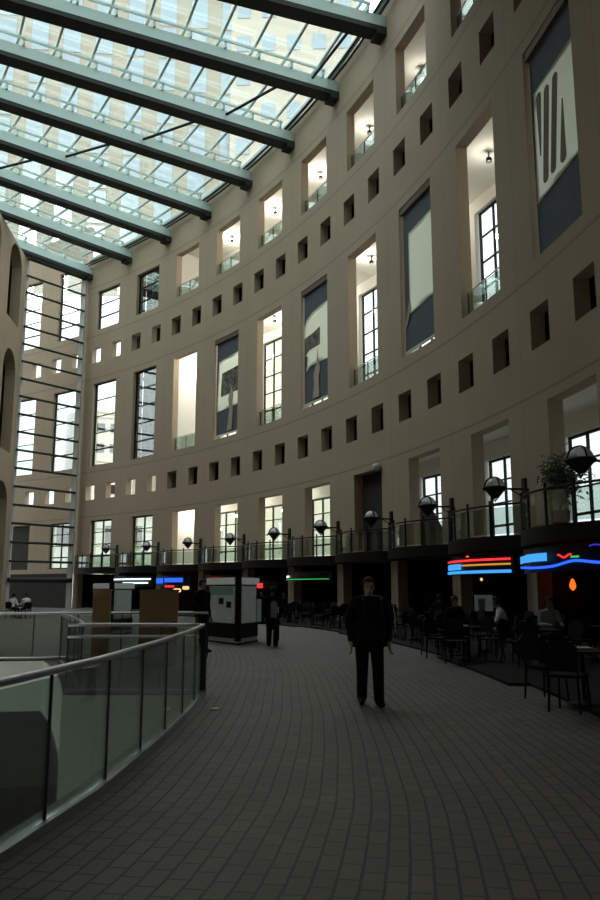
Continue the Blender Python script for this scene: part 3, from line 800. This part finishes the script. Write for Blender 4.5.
strip(o, 'red_tube', M['neon_red'], -.1, .9, -.28, .07); strip(o, 'warm_tube', M['lamp_warm'], 1.0, 1.5, -.55, .14); strip(o, 'warm_tube', M['lamp_warm'], 1.8, 2.2, -.38, .12)
o = sign(4, 'short red lit strip showing above the tall poster kiosk')
panel(o, 'backing_board', M['black'], -.6, 2.4, .0, .45, .0); panel(o, 'lit_panel', M['neon_red'], .2, 2.2, .10, .30, .06)
o = sign(5, 'red lit block sign to the left of the thin green neon line')
panel(o, 'backing_board', M['black'], -1.6, 2.2, -.42, .0, .0); panel(o, 'lit_panel', M['neon_red'], -.6, 1.1, -.40, -.12, .06)
o = sign(6, 'thin green neon line with a small white lit panel at its left end')
panel(o, 'backing_board', M['black'], -2.7, 2.6, .0, .45, .0); strip(o, 'green_tube', M['neon_green'], -2.6, 2.5, .06, .018); panel(o, 'lit_panel', M['neon_white'], -2.5, -1.5, .17, .28, .06)
o = sign(2, 'stacked white strip lights on the shop front nearest the glass end wall')
panel(o, 'backing_board', M['black'], -2.6, 2.6, -.3, .5, .0); strip(o, 'white_tube', M['neon_white'], -2.4, 2.5, .28, .06); strip(o, 'white_tube', M['neon_white'], -.3, 2.3, .0, .06); strip(o, 'white_tube', M['neon_white'], -.3, 1.0, -.28, .07)
o = empty('hanging_lamp', wp(9.62, -1.0, 1.55), 0, 'small glowing orange lamp hanging below the wavy blue neon', 'lamp')
MB().lathe([(.02, 0), (.09, .08), (.10, .18), (.05, .32), (.02, .36)], (0, 0, 0), 12).build('lamp_shade', M['lamp_orange'], o, smooth=True); MB().path([(0, 0, .36), (0, 0, 1.35)], .008, 6).build('cord', M['black'], o)
for k, (s, n, z) in enumerate(((8.78, .3, 2.72), (8.52, -1, 1.95))):
    o = empty('bulb', wp(s, n, z), 0, ['tiny orange bulb just above the red neon stripe', 'tiny warm bulb left below the neon stripes'][k], 'lamp')
    MB().lathe([(.01, -.05), (.05, -.02), (.05, .03), (.02, .07)], (0, 0, 0), 10).build('glass_bulb', M['lamp_orange' if k == 0 else 'lamp_warm'], o); MB().path([(0, 0, .06), (0, 0, .10 if k == 0 else .95)], .01, 6).build('stem', M['black'], o)
o = empty('menu_board', wp(8.72, -.45, .80), -PI/2-.1, 'pale menu board at the front of the shop below the neon stripes', 'board')
MB().box(0, .05, -.33, .33, 0, .58).build('board', M['lit_grey'], o); MB().box(.05, .06, -.2, .05, .1, .45).build('printed_block', M['steel'], o)
for y in (-.26, .26): MB().box(-.03, .02, y-.03, y+.03, -.80, 0).build('leg', M['black'], o)

# ------------------------------------------------------------------ poster kiosks and plywood boxes
def make_kiosk(loc, rz, label):
    o = empty('poster_kiosk', loc, rz, label, 'kiosk', 'two sided poster kiosks')
    A, B, C = Vector((-1.08, 1.62, 0)), Vector((0, 0, 0)), Vector((.47, 1.6, 0))
    def pr_(k, z0, z1, nm, mt):
        c = (A+B+C)/3; pts = [(c+(p-c)*k) for p in (A, B, C)]
        return MB().prism([(p.x, p.y) for p in pts], z1-z0, Matrix.Translation((0, 0, z0))).build(nm, mt, o)
    pr_(1.04, 0, .05, 'foot', M['black']); pr_(1.0, .05, .17, 'plinth', M['edge']); pr_(1.03, .17, .56, 'base', M['black']); pr_(.97, .56, 1.95, 'body', M['black'])
    for P0, P1, nm in ((A, B, 0), (B, C, 1)):
        d = (P1-P0).normalized(); nrm = Vector((d.y, -d.x, 0)); L = (P1-P0).length
        def pl_(a, b, z0, z1, t, name, mt, par=o):
            m = MB(); p, q = P0+d*a*L+nrm*t, P0+d*b*L+nrm*t
            return m.bar(p+Vector((0, 0, (z0+z1)/2)), q+Vector((0, 0, (z0+z1)/2)), .03, z1-z0).build(name, mt, par)
        pl_(.02, .93 if nm == 0 else .98, 1.73, 1.93, .06, 'header', M['lit_white'])
        pl_(.08, .90, .60, 1.68, .0, 'display_panel', M['lit_grey'])
        if nm == 0:
            pl_(.12, .85, 1.42, 1.66, .03, 'green_sheet', M['lit_green'])
            for a in (.12, .38, .64): pl_(a, a+.22, .66, 1.36, .03, 'poster', M['lit_grey'])
            for a, z in ((.44, 1.15), (.68, 1.05)): pl_(a, a+.14, z, z+.18, .05, 'printed_block', M['slab'])
        else:
            for z in (.66, 1.05, 1.36): pl_(.15, .85, z, z+.27, .03, 'poster', M['lit_grey'])
    MB().path([B+Vector((0, -.02, .1)), B+Vector((0, -.02, 1.95))], .10, 10).build('corner_post', M['black'], o)
    return o
k0 = make_kiosk(Vector((-1.80, 23.5, 0)), 0, 'tall two sided poster kiosk with white headers beside the end of the foreground railing')
dup(k0, Vector((-6.6, 28.2, 0)), 0, 'far poster kiosk with white headers behind the narrow plywood box', scale=.93)
def plybox(x, y, w, d, h, label):
    o = empty('plywood_box', (x, y, 0), .12, label, 'box', 'brown plywood boxes by the opening')
    MB().box(-w/2, w/2, -d/2, d/2, .04, h).build('carcass', M['plywood'], o, bevel=.01); MB().box(-w/2-.015, w/2+.015, -d/2-.015, d/2+.015, h, h+.035).build('lid', M['plywood'], o)
    MB().box(-w/2+.03, w/2-.03, -d/2+.03, d/2-.03, 0, .04).build('foot', M['black'], o)
    return o
plybox(-3.02, 17.3, .80, .45, 1.55, 'wide brown plywood box left of the dark standing figure by the kiosk')
plybox(-4.42, 18.0, .36, .40, 1.55, 'narrow brown plywood box in front of the far kiosk')
o = empty('poster_stand', (-.86, 25.6, 0), .05, 'low stand with pale posters, partly hidden behind the small dark pedestrian', 'stand')
for x in (-.47, .10):
    MB().box(x-.10, x+.10, -.02, .02, .58, 1.28).build('poster', M['lit_grey'], o)
MB().box(-.60, .24, .02, .06, .50, 1.36).build('backing_board', M['black'], o)
for x in (-.55, .19): MB().box(x-.02, x+.02, .02, .06, 0, .5).build('leg', M['black'], o)

# ------------------------------------------------------------------ cafe furniture
def make_table(loc, label):
    o = empty('cafe_table', loc, 0, label, 'table', 'dark round cafe tables on the terrace')
    MB().lathe([(.02, .70), (.38, .70), (.40, .715), (.40, .73), (.02, .74)], (0, 0, 0), 20).build('tabletop', M['slab'], o)
    MB().lathe([(.03, .03), (.03, .70)], (0, 0, 0), 8).build('pedestal', M['black'], o)
    MB().lathe([(.24, 0), (.22, .03), (.05, .06), (.03, .07)], (0, 0, 0), 14).build('base', M['black'], o)
    return o
def make_chair(loc, rz, label):
    o = empty('cafe_chair', loc, rz, label, 'chair', 'dark cafe chairs on the terrace')     # faces +x
    MB().box(-.21, .21, -.21, .21, .43, .47).build('seat', M['slab'], o, bevel=.01)
    MB().prism([(-.20, 0), (.20, 0), (.22, .30), (.12, .38), (-.12, .38), (-.22, .30)], .03, Matrix.Translation((-.25, 0, .52)) @ Matrix(((-.15, 0, 1, 0) if False else (0, -.15, 1, 0), (1, 0, 0, 0), (0, 1, 0, 0), (0, 0, 0, 1)))).build('backrest', M['slab'], o)
    for x in (-1, 1):
        for y in (-1, 1):
            MB().path([(x*.19, y*.18, .44), (x*.22, y*.20, 0)], .016, 6).build('leg', M['black'], o)
    for y in (-1, 1): MB().path([(-.20, y*.19, .44), (-.25, y*.19, .60)], .014, 6).build('back_post', M['black'], o)
    return o
t0 = c0 = None
tables = []
for b in range(5, 12):
    for k, (u, n) in enumerate(((-.32, 1.5), (.15, 1.7), (-.10, 3.75), (.36, 3.6))):
        if (b, k) == (11, 2): tables.append((10.70, 4.55, b, k)); continue
        if (b, k) == (10, 3): tables.append((10.45, 4.25, b, k)); continue
        if (b, k) == (11, 3): tables.append((11.98, 4.45, b, k)); continue
        if (b, k) == (11, 1): tables.append((10.96, 3.3, b, k)); continue
        tables.append((b+u+random.uniform(-.04, .04), n+random.uniform(-.15, .15), b, k))
occupied = {(10, 2, 0), (10, 3, 1), (9, 2, 1), (8, 3, 0), (9, 3, 2), (11, 2, 0), (7, 2, 1)}
seats = {}
for s, n, b, k in tables:
    p = wp(s, n, .05)
    lab = 'dark round cafe table standing among dark chairs on the terrace'
    if t0 is None: t0 = make_table(p, lab)
    else: dup(t0, p, 0)
    for j in range(3):
        a = th(s)+(.3, 2.4, 4.3)[j]+random.uniform(-.25, .25)
        q = p+Vector((math.cos(a)*.66, math.sin(a)*.66, 0)); lab = 'dark cafe chair drawn up to a round table on the terrace'
        if c0 is None: c0 = make_chair(q, a+PI, lab)
        else: dup(c0, q, a+PI)
        seats[(b, k, j)] = (q, a+PI)
# pale things lying on the tables
def table_p(b, k):
    for s, n, bb, kk in tables:
        if (bb, kk) == (b, k): return wp(s, n, .05)
plates = [((11, 2), (.0, .0), 'white plate on a terrace table below the neon stripes, right one of a pair'), ((10, 3), (-.1, .1), 'white plate on a terrace table below the neon stripes, left one of a pair'), ((11, 3), (0, 0), 'pale plate on the table nearest the right edge')]
for (bk, (dx, dy), lab) in plates:
    p = table_p(*bk)+Vector((dx, dy, .741))
    tag(MB().lathe([(.06, 0), (.10, .005), (.135, .02), (.13, .022), (.09, .010), (.01, .008)], (0, 0, 0), 18).build('plate', M['white'], origin=None), lab, 'plate', 'plates on the terrace tables').location = p

# ------------------------------------------------------------------ leafy plants
def plant(name, loc, r, h, label, mat, pot=True, n=260):
    o = empty(name, loc, 0, label, 'plant')
    if pot: MB().lathe([(.16, 0), (.22, .05), (.26, .40), (.28, .42), (.24, .42), (.02, .40)], (0, 0, 0), 16).build('pot', M['pot'], o)
    st = MB(); lf = MB(); z0 = .4 if pot else 0
    for k in range(9):
        a = random.uniform(0, 2*PI); e = Vector((math.cos(a)*r*random.uniform(.3, .9), math.sin(a)*r*random.uniform(.3, .9), z0+h*random.uniform(.5, 1)))
        pts = [Vector((0, 0, z0)).lerp(e, t)+Vector((0, 0, .25*h*math.sin(PI*t))) for t in (0, .25, .5, .75, 1)]
        st.path(pts, [.02, .016, .012, .009, .006], 5)
        for j in range(n//9):
            c = pts[random.randrange(1, 5)]+Vector((random.gauss(0, .16*r), random.gauss(0, .16*r), random.gauss(0, .13*h)))
            d = Vector((random.gauss(0, 1), random.gauss(0, 1), random.gauss(.1, .6))).normalized(); sd = d.orthogonal().normalized(); L = random.uniform(.10, .2)*max(1, r); w = L*.42
            lf.mesh([c, c+d*L*.5+sd*w*.5+Vector((0, 0, .01)), c+d*L-Vector((0, 0, .03)), c+d*L*.5-sd*w*.5+Vector((0, 0, .01))], [(0, 1, 2, 3)])
    st.build('stem', M['pot'], o); lf.build('foliage', mat, o); return o
plant('potted_plant', wp(10.06, .55, 3.30), .80, 1.55, 'bushy green potted plant on the balcony at the right beside the large globe lamp', M['leaf'], n=1500)
plant('street_tree', wp(.15, -7, -.01), 2.2, 5.5, 'lime green street tree outside beyond the glass end wall', M['leaf_light'], False, 700)

# ------------------------------------------------------------------ people
def person(name, loc, rz, label, J, R, zones, vox=.014, hairlen=.0, extras=None, head_turn=0, face=True):
    """J: joint name -> local point (person faces -y); chains below; one remeshed skin for the whole body"""
    o = empty(name, loc, rz, label, 'person')
    chains = [['pelvis', 'waist', 'chest', 'neck0', 'neck', 'headc'], ['neck0', 'shl', 'ell', 'wrl', 'hal'], ['neck0', 'shr', 'elr', 'wrr', 'har'], ['pelvis', 'hpl', 'knl', 'anl', 'tol'], ['pelvis', 'hpr', 'knr', 'anr', 'tor']]
    names = []; edges = []
    for ch in chains:
        for q in ch:
            if q not in names: names.append(q)
        edges += [(names.index(x), names.index(y)) for x, y in zip(ch, ch[1:])]
    mb = bmesh.new()
    def capsule(a, b, ra, rb, n=10):
        a, b = Vector(a), Vector(b); d = b-a; L = d.length
        if L < 1e-5: return
        q = d.normalized().to_track_quat('Z', 'Y')
        prof = [(-.98*ra, .2*ra), (-.7*ra, .71*ra), (0, ra), (L*.5, (ra+rb)/2), (L, rb), (L+.7*rb, .71*rb), (L+.98*rb, .2*rb)]
        rings = []
        for z, r in prof: rings.append([mb.verts.new(a+q @ Vector((r*math.cos(2*PI*k/n), r*math.sin(2*PI*k/n), z))) for k in range(n)])
        for r0, r1 in zip(rings, rings[1:]):
            for k in range(n): mb.faces.new((r0[k], r0[(k+1) % n], r1[(k+1) % n], r1[k]))
        mb.faces.new(rings[0][::-1]); mb.faces.new(rings[-1])
    def ell(c, rx, ry, rz_, rot=None):
        mt = Matrix.Translation(c) @ (rot or Matrix.Identity(4)) @ Matrix.Diagonal((rx, ry, rz_, 1))
        bmesh.ops.create_uvsphere(mb, u_segments=16, v_segments=12, radius=1, matrix=mt)
    for i, j in edges:
        a, b = names[i], names[j]; capsule(J[a], J[b], R[a], R[b])
    V = {k: Vector(v) for k, v in J.items()}
    up = (V['chest']-V['pelvis']).normalized(); side = (V['shr']-V['shl']).normalized()
    fr = side.cross(up).normalized(); fr = fr if fr.y < .2 or True else -fr
    rot = Matrix((side, -fr if False else up.cross(side), up)).transposed().to_4x4()
    sw = (V['shr']-V['shl']).length
    ell(V['chest']-up*.04, sw*.47, R['chest']*.92, .21, rot); ell(V['waist'], sw*.40, R['waist']*.95, .19, rot); ell(V['pelvis'], sw*.43, R['pelvis']*1.0, .15, rot)
    hc = V['headc']; ht = Matrix.Rotation(head_turn, 4, 'Z')
    hv = lambda x, y, z: hc+ht @ Vector((x, y, z))
    ell(hc+Vector((0, 0, .03)), .076, .096, .108, ht); ell(hv(0, -.035, -.055), .056, .062, .068, ht)
    ell(hv(0, -.100, -.012), .014, .022, .022, ht); ell(hv(0, -.085, .032), .055, .02, .012, ht); ell(hv(0, -.088, -.058), .026, .014, .009, ht)
    for sx in (-1, 1): ell(hv(sx*.078, .005, .0), .012, .022, .032, ht)
    for w, h, sx in (('wrl', 'hal', -1), ('wrr', 'har', 1)):
        d = (V[h]-V[w]).normalized(); sd = Vector((0, -1, 0))
        sd = (sd-d*sd.dot(d)); sd = sd.normalized() if sd.length > .1 else Vector((sx, 0, 0)); nrm = d.cross(sd)
        c = V[h]
        capsule(c-d*.02+sd*.022, c+d*.05+sd*.026, .018, .017, 8); capsule(c-d*.02-sd*.02, c+d*.05-sd*.026, .018, .016, 8); capsule(c-d*.02, c+d*.052, .02, .018, 8)
        for k, ln in enumerate((.070, .080, .074, .056)):
            p0 = c+d*.055+sd*(.031-.0205*k); p1 = p0+d*ln*.5-nrm*sx*.010; p2 = p1+d*ln*.40-nrm*sx*.028
            capsule(p0, p1, .0098, .0092, 7); capsule(p1, p2, .0092, .008, 7)
        p0 = c-d*.005+sd*.035; p1 = p0+d*.035+sd*.025; p2 = p1+d*.035-nrm*sx*.008
        capsule(p0, p1, .0125, .0105, 7); capsule(p1, p2, .0105, .009, 7)
    for k, t in (('anl', 'tol'), ('anr', 'tor')): 
        f = Vector((V[t].x-V[k].x, V[t].y-V[k].y, 0)); f = f.normalized() if f.length > .01 else Vector((0, -1, 0))
        c = Vector((V[k].x, V[k].y, V[t].z)); capsule(c-f*.05, c+f*.17, .042, .04, 10)
    me = bpy.data.meshes.new('body'); mb.to_mesh(me); mb.free()
    tmp = bpy.data.objects.new('body', me); COL.objects.link(tmp)
    rm = tmp.modifiers.new('r', 'REMESH'); rm.mode = 'VOXEL'; rm.voxel_size = vox; rm.use_smooth_shade = True
    sm = tmp.modifiers.new('s', 'SMOOTH'); sm.factor = .5; sm.iterations = 2
    dg = bpy.context.evaluated_depsgraph_get(); ev = tmp.evaluated_get(dg)
    nm = bpy.data.meshes.new_from_object(ev); nm.name = 'body'
    bpy.data.objects.remove(tmp)
    body = bpy.data.objects.new('body', nm); COL.objects.link(body); body.parent = o
    nm.materials.clear()
    for m in (M['skin'], zones['top'], zones['legs'], M['shoe']): nm.materials.append(m)
    segs = []
    for i, j in edges:
        a, b = names[i], names[j]
        if b in ('neck', 'headc'): z = 0
        elif b in ('hal', 'har'): z = 0
        elif b in ('hpl', 'hpr', 'knl', 'knr', 'anl', 'anr'): z = zones.get('shank', 2) if b[:2] == 'an' else 2
        elif b in ('tol', 'tor'): z = 3
        else: z = 1
        if b in ('wrl', 'wrr') and zones.get('short'): z = 0
        segs.append((V[a], V[b], z, (R[a]+R[b])/2))
    for p in nm.polygons:
        c = p.center; best = None
        for a, b, z, r in segs:
            ab = b-a; t = max(0, min(1, (c-a).dot(ab)/max(1e-9, ab.length_squared))); d = (c-a-ab*t).length-r
            if best is None or d < best[0]: best = (d, z)
        if (c-hc).length < .13 and c.z > hc.z-.11: best = (0, 0)
        p.material_index = best[1]; p.use_smooth = True
    # hair cap
    hm = bmesh.new(); bmesh.ops.create_uvsphere(hm, u_segments=20, v_segments=14, radius=1, matrix=Matrix.Translation(hc+Vector((0, 0, .035))) @ ht @ Matrix.Diagonal((.086, .106, .118, 1)))
    inv = ht.inverted()
    dele = []
    for v in hm.verts:
        q = inv @ (v.co-hc)
        if q.z < -.02-hairlen or (q.y < -.045 and q.z < .075): dele.append(v)
    bmesh.ops.delete(hm, geom=dele, context='VERTS'); hme = bpy.data.meshes.new('hair'); hm.to_mesh(hme); hm.free()
    hme.materials.append(zones.get('hair', M['hair'])); hh = bpy.data.objects.new('hair', hme); COL.objects.link(hh); hh.parent = o
    sd_ = hh.modifiers.new('t', 'SOLIDIFY'); sd_.thickness = .012; sd_.offset = 1
    if face:
        for sx in (-1, 1): MB().lathe([(.002, -.008), (.008, -.004), (.008, .004), (.002, .008)], hv(sx*.031, -.088, .012), 8).build('eye', M['eye'], o)
    return o
RAD = dict(pelvis=.13, waist=.115, chest=.125, neck0=.065, neck=.052, headc=.06, shl=.062, ell=.048, wrl=.032, hal=.026, shr=.062, elr=.048, wrr=.032, har=.026, hpl=.092, knl=.062, anl=.045, tol=.04, hpr=.092, knr=.062, anr=.045, tor=.04)
def radii(k=1.0, **kw):
    r = {a: b*k for a, b in RAD.items()}; r['headc'] = .06; r.update(kw); return r
# standing pose, about 1.76 m, facing -y (his left hand is at +x)
def stand(h=1.76, step=.0, armout=.0, tw=0):
    k = h/1.76
    J = dict(pelvis=(0, 0, .93), waist=(0, .0, 1.08), chest=(0, .0, 1.32), neck0=(0, .0, 1.44), neck=(0, -.005, 1.51), headc=(0, -.02, 1.61),
             shl=(-.20, 0, 1.40), ell=(-.27-armout*.3, .03, 1.13), wrl=(-.28-armout, -.07, .89), hal=(-.275-armout, -.10, .81),
             shr=(.20, 0, 1.40), elr=(.27+armout*.3, .05, 1.13), wrr=(.28+armout, -.04, .88), har=(.28+armout, -.07, .80),
             hpl=(-.10, 0, .88), knl=(-.105, -.06+step*.3, .49), anl=(-.10, step, .09), tol=(-.115, step-.13, .045),
             hpr=(.10, 0, .88), knr=(.105, -.07-step*.2, .49), anr=(.11, -step, .09), tor=(.13, -step-.13, .045))
    return {a: (x*k, y*k, z*k) for a, (x, y, z) in J.items()}
def sit(lean=0, reach=.0):
    return dict(pelvis=(0, 0, .55), waist=(0, .0-lean*.1, .70), chest=(0, -.02-lean*.35, .94), neck0=(0, -.03-lean*.45, 1.05), neck=(0, -.04-lean*.5, 1.11), headc=(0, -.06-lean*.6, 1.21),
                shl=(-.19, -.02-lean*.4, 1.01), ell=(-.25, -.10-lean*.4, .76), wrl=(-.17, -.33-reach, .77), hal=(-.15, -.40-reach, .77),
                shr=(.19, -.02-lean*.4, 1.01), elr=(.25, -.10-lean*.4, .76), wrr=(.17, -.33-reach, .77), har=(.15, -.40-reach, .77),
                hpl=(-.10, -.02, .54), knl=(-.12, -.43, .53), anl=(-.12, -.42, .10), tol=(-.12, -.53, .045), hpr=(.10, -.02, .54), knr=(.12, -.43, .53), anr=(.12, -.40, .10), tor=(.13, -.51, .045))
DARK = dict(top=M['cloth_dark'], legs=M['cloth_brown'])
# the man walking towards the camera
Jm = stand(1.79, .10, -.01)
Rm = radii(1.12, pelvis=.155, waist=.15, chest=.15, shl=.085, shr=.085, ell=.066, elr=.066, wrl=.042, wrr=.042, hpl=.11, hpr=.11, knl=.085, knr=.085, anl=.072, anr=.072, hal=.028, har=.028)
Jm.update(headc=(0, -.03, 1.612), neck=(0, -.01, 1.52), neck0=(0, .01, 1.45), shl=(-.205, 0, 1.405), shr=(.205, 0, 1.395))
man = person('person', (.98, 11.5, 0), .05, 'man in a black coat and dark trousers walking towards the camera, centre right', Jm, Rm, DARK, vox=.009)
mb = MB(); prof = [(1.02, .86), (1.0, .95), (.98, 1.06)]
vs = []; n = 24
for z, kx, ky in ((.80, .275, .185), (.90, .262, .180), (1.02, .245, .172), (1.14, .240, .168)):
    for k in range(n): vs.append((kx*math.cos(2*PI*k/n), .0+ky*math.sin(2*PI*k/n), z))
fs = [(i*n+k, i*n+(k+1) % n, (i+1)*n+(k+1) % n, (i+1)*n+k) for i in range(3) for k in range(n)]
cs = mb.mesh(vs, fs).build('coat_skirt', M['cloth_dark'], man, smooth=True); sdm = cs.modifiers.new('t', 'SOLIDIFY'); sdm.thickness = .015
bp_ = empty('backpack', Vector((.98+.02, 11.5+.20, 1.02)), .05, 'dark backpack on the walking man, bulging past his shoulder on the right', 'bag')
MB().lathe([(.05, -.0), (.17, .03), (.20, .18), (.19, .34), (.12, .46), (.02, .49)], (.10, .10, 0), 16, Matrix.Diagonal((1.15, .62, 1, 1))).build('bag_body', M['slab'], bp_, smooth=True)
MB().lathe([(.03, 0), (.10, .02), (.11, .14), (.03, .18)], (.12, .20, .06), 12, Matrix.Diagonal((1.1, .5, 1, 1))).build('front_pocket', M['black'], bp_, smooth=True)
for sx in (-.12, .14): MB().path([(sx, -.02, .44), (sx, -.13, .47), (sx, -.30, .42), (sx, -.39, .30), (sx*1.2, -.37, .12), (sx*1.35, -.2, .04), (sx, 0, .04)], .018, 6).build('shoulder_strap', M['black'], bp_)
MB().path([(.335, -.12, .34), (.35, -.14, .22), (.355, -.13, .10), (.365, -.13, -.02)], .006, 6).build('hanging_cord', M['white'], bp_)
# others
person('person', (-.78, 22.9, 0), PI-.1, 'small dark dressed pedestrian seen from behind, in front of the pale posters', stand(1.66, .05, -.05), radii(1.05, hpl=.11, hpr=.11, knl=.09, knr=.09, anl=.075, anr=.075, shl=.075, shr=.075, ell=.062, elr=.062, wrl=.045, wrr=.045), DARK, face=False)
person('person', (-2.52, 20.7, 0), .9, 'dark dressed figure standing at the left side of the tall poster kiosk', stand(1.84, .03, -.03), radii(1.15, shl=.08, shr=.08), DARK, face=False)
seats['grey'] = (wp(10.65, 2.5, .05), th(10.65)-PI/2)
dup(c0, *seats['grey'])
seats['white'] = (wp(10.34, 2.9, .05), PI-.15)
dup(c0, *seats['white'])
seats['plates'] = (wp(10.25, 4.05, .05), th(10.25)-PI/2)
dup(c0, *seats['plates'])
bg_ = empty('shoulder_bag', (-.74, 22.72, .80), -.1, 'narrow pale bag hanging on the back of the small dark pedestrian', 'bag')
MB().prism([(-.08, 0), (.08, 0), (.09, .38), (.05, .46), (-.05, .46), (-.09, .38)], .05, Matrix(((1, 0, 0, 0), (0, 0, 1, 0), (0, 1, 0, 0), (0, 0, 0, 1)))).build('bag_body', M['shirt_grey'], bg_)
MB().path([(-.05, .03, .44), (-.06, .07, .58), (.02, .12, .66)], .012, 6).build('strap', M['black'], bg_)
def seated(key, label, zones, lean=.1, reach=0):
    q, rz = seats[key]
    # local person faces -y; chair faces +x by rz
    person('person', q-Vector((0, 0, .0)), rz+PI/2, label, sit(lean, reach), radii(1.03), zones, vox=.016, face=True)
GREY = dict(top=M['shirt_grey'], legs=M['cloth_dark'])
seated('white', 'customer in a white shirt seated in profile on the terrace below the neon stripes', dict(top=M['shirt_white'], legs=M['apron']), .2, .05)
seated('grey', 'customer in a grey blue shirt seated on the terrace below the wavy blue neon', GREY, .15, .05)
seated((10, 2, 0), 'dark dressed customer seated near the terrace edge below the wavy blue neon', DARK)
seated((9, 2, 1), 'dark dressed customer seated near the terrace edge below the neon stripes', DARK)
seated('plates', 'dark dressed customer near the two white plates', DARK)
seated((9, 0, 2), 'dark dressed customer seated deep on the terrace left of the white shirted customer', DARK)
seated((7, 2, 1), 'dark dressed customer seated on the terrace just right of the walking man', DARK)
seated((6, 3, 1), 'dark dressed customer seated on the terrace below the green neon line', DARK)
far = wp(1.6, 7.2)
c1 = dup(c0, Vector((-15.9, 44.5, 0)), 1.2, 'dark chair under the left one of two far white shirted people'); c2 = dup(c0, Vector((-15.0, 44.2, 0)), 2.2, 'dark chair under the right one of two far white shirted people')
for p_, rz_, lb in ((c1, 1.2, 'far seated person in a white shirt near the glass end wall, left one of two'), (c2, 2.2, 'far seated person in a white shirt near the glass end wall, right one of two')):
    person('person', p_.location, rz_+PI/2, lb, sit(.1), radii(1.0), dict(top=M['shirt_white'], legs=M['cloth_dark']), vox=.018)

# ------------------------------------------------------------------ buildings outside
def tower(name, loc, w, d, z0, z1, cols, rows, ww, wh, label, mat, wmat, rz=0, base=None):
    o = empty(name, loc, rz, label, 'building')
    MB().box(-w/2, w/2, 0, d, z0, z1).build('facade', mat, o)
    if base is not None: MB().box(-w/2, w/2, 0, d, 0, z0).build('bright_base', base, o)  # bright base added so the windows in front read as sky
    MB().box(-w/2-.4, w/2+.4, -.4, d, z1, z1+1.2).build('parapet', mat, o)
    px, pz = w/cols, (z1-z0)/rows; first = None
    fr_ = MB().box(-ww/2, ww/2, -.12, .05, -wh/2, wh/2)
    for i in range(cols):
        for j in range(rows):
            if first is None: first = fr_.build('window', wmat, o); wd = first
            else: wd = first.copy(); COL.objects.link(wd); wd.parent = o
            wd.location = (-w/2+(i+.5)*px, 0, z0+(j+.5)*pz)
    return o
tower('office_tower', (-38, 150, -5), 66, 20, 64, 140, 10, 10, 3.5, 6.9, 'huge tan office tower with blue windows seen through the glass roof', M['tower'], M['window_blue'], .10, base=M['mirror'])
tower('office_tower', (-1, 118, -5), 21, 18, 62, 118, 5, 9, 2.2, 2.8, 'pale cream tower seen through the right part of the glass roof', M['pale'], M['window_blue'], -.05, base=M['cream_wall'])
tower('brick_building', (-42, 108, -5), 14, 10, 0, 16.5, 4, 4, 1.6, 2.0, 'low orange brick building outside beyond the glass end wall', M['brick'], M['window_blue'], .25)
tower('apartment_building', (-33.5, 140, -5), 7, 10, 0, 37, 3, 10, 1.4, 1.6, 'tan apartment block outside, low in a tall opening beside the end glass', M['pale'], M['slab'], .2)
tower('shop_building', (-23, 97, -5), 20, 9, 0, 15.5, 7, 3, 1.6, 2.6, 'low cream building across the street outside the lowest windows by the end glass', M['cream_wall'], M['window_blue'], .15)
o = MB().box(-60, 60, -14, 0, 0, 75).build('sun_block', M['tower'], origin=None); o.location = (0, wp(15.5).y-1.5, -4.9)  # added out of view to keep direct sun out of the hall
tag(o, 'tall unseen library block added behind the camera to keep sun off the roof', 'building')

LOW = bpy.data.lights.new('lower level fill', 'POINT'); LOW.energy = 220; LOW.color = (.95, 1.0, .92); LOW.shadow_soft_size = .3  # unseen fill lights added to brighten the lower level walls
for x, y in ((-8.5, 8.5), (-9.5, 14.5)):
    lo = bpy.data.objects.new('point_light', LOW); COL.objects.link(lo); lo.location = (x, y, -2.2)
# ------------------------------------------------------------------ light, sky, camera
w = bpy.data.worlds.new('sky'); sc.world = w; w.use_nodes = True
nt = w.node_tree; bg = nt.nodes['Background']; bg.inputs[0].default_value = (.88, .95, 1.0, 1)
tcw = N(nt, 'ShaderNodeTexCoord'); spw = N(nt, 'ShaderNodeSeparateXYZ'); mrw = N(nt, 'ShaderNodeMapRange')     # overcast sky: the zenith three times as bright as the horizon
nt.links.new(tcw.outputs['Generated'], spw.inputs[0]); nt.links.new(spw.outputs[2], mrw.inputs[0])
mrw.inputs[3].default_value = SKY; mrw.inputs[4].default_value = SKY*3; nt.links.new(mrw.outputs[0], bg.inputs[1])
sun = bpy.data.lights.new('sun', 'SUN'); sun.energy = 2.0; sun.color = (1.0, .92, .78); sun.angle = .02
so = bpy.data.objects.new('sun', sun); COL.objects.link(so); so.rotation_euler = Vector((.12, 1, -.40)).to_track_quat('-Z', 'Y').to_euler()
cam = bpy.data.cameras.new('camera'); co = bpy.data.objects.new('camera', cam); COL.objects.link(co)
cam.sensor_fit = 'VERTICAL'; cam.sensor_height = 36; cam.sensor_width = 24; cam.lens = 791.086/900*36
co.location = (0, 0, 1.6); co.rotation_euler = (PI/2+.1738, 0, 0); cam.clip_end = 1000
sc.camera = co
sc.view_settings.view_transform = 'Standard'; sc.view_settings.look = 'None'; sc.view_settings.exposure = 0; sc.view_settings.gamma = 1; sc.view_settings.use_curve_mapping = False
c = sc.cycles; c.use_denoising = True; c.max_bounces = 10; c.diffuse_bounces = 5; c.glossy_bounces = 4; c.transparent_max_bounces = 24; c.transmission_bounces = 6
c.sample_clamp_indirect = 6
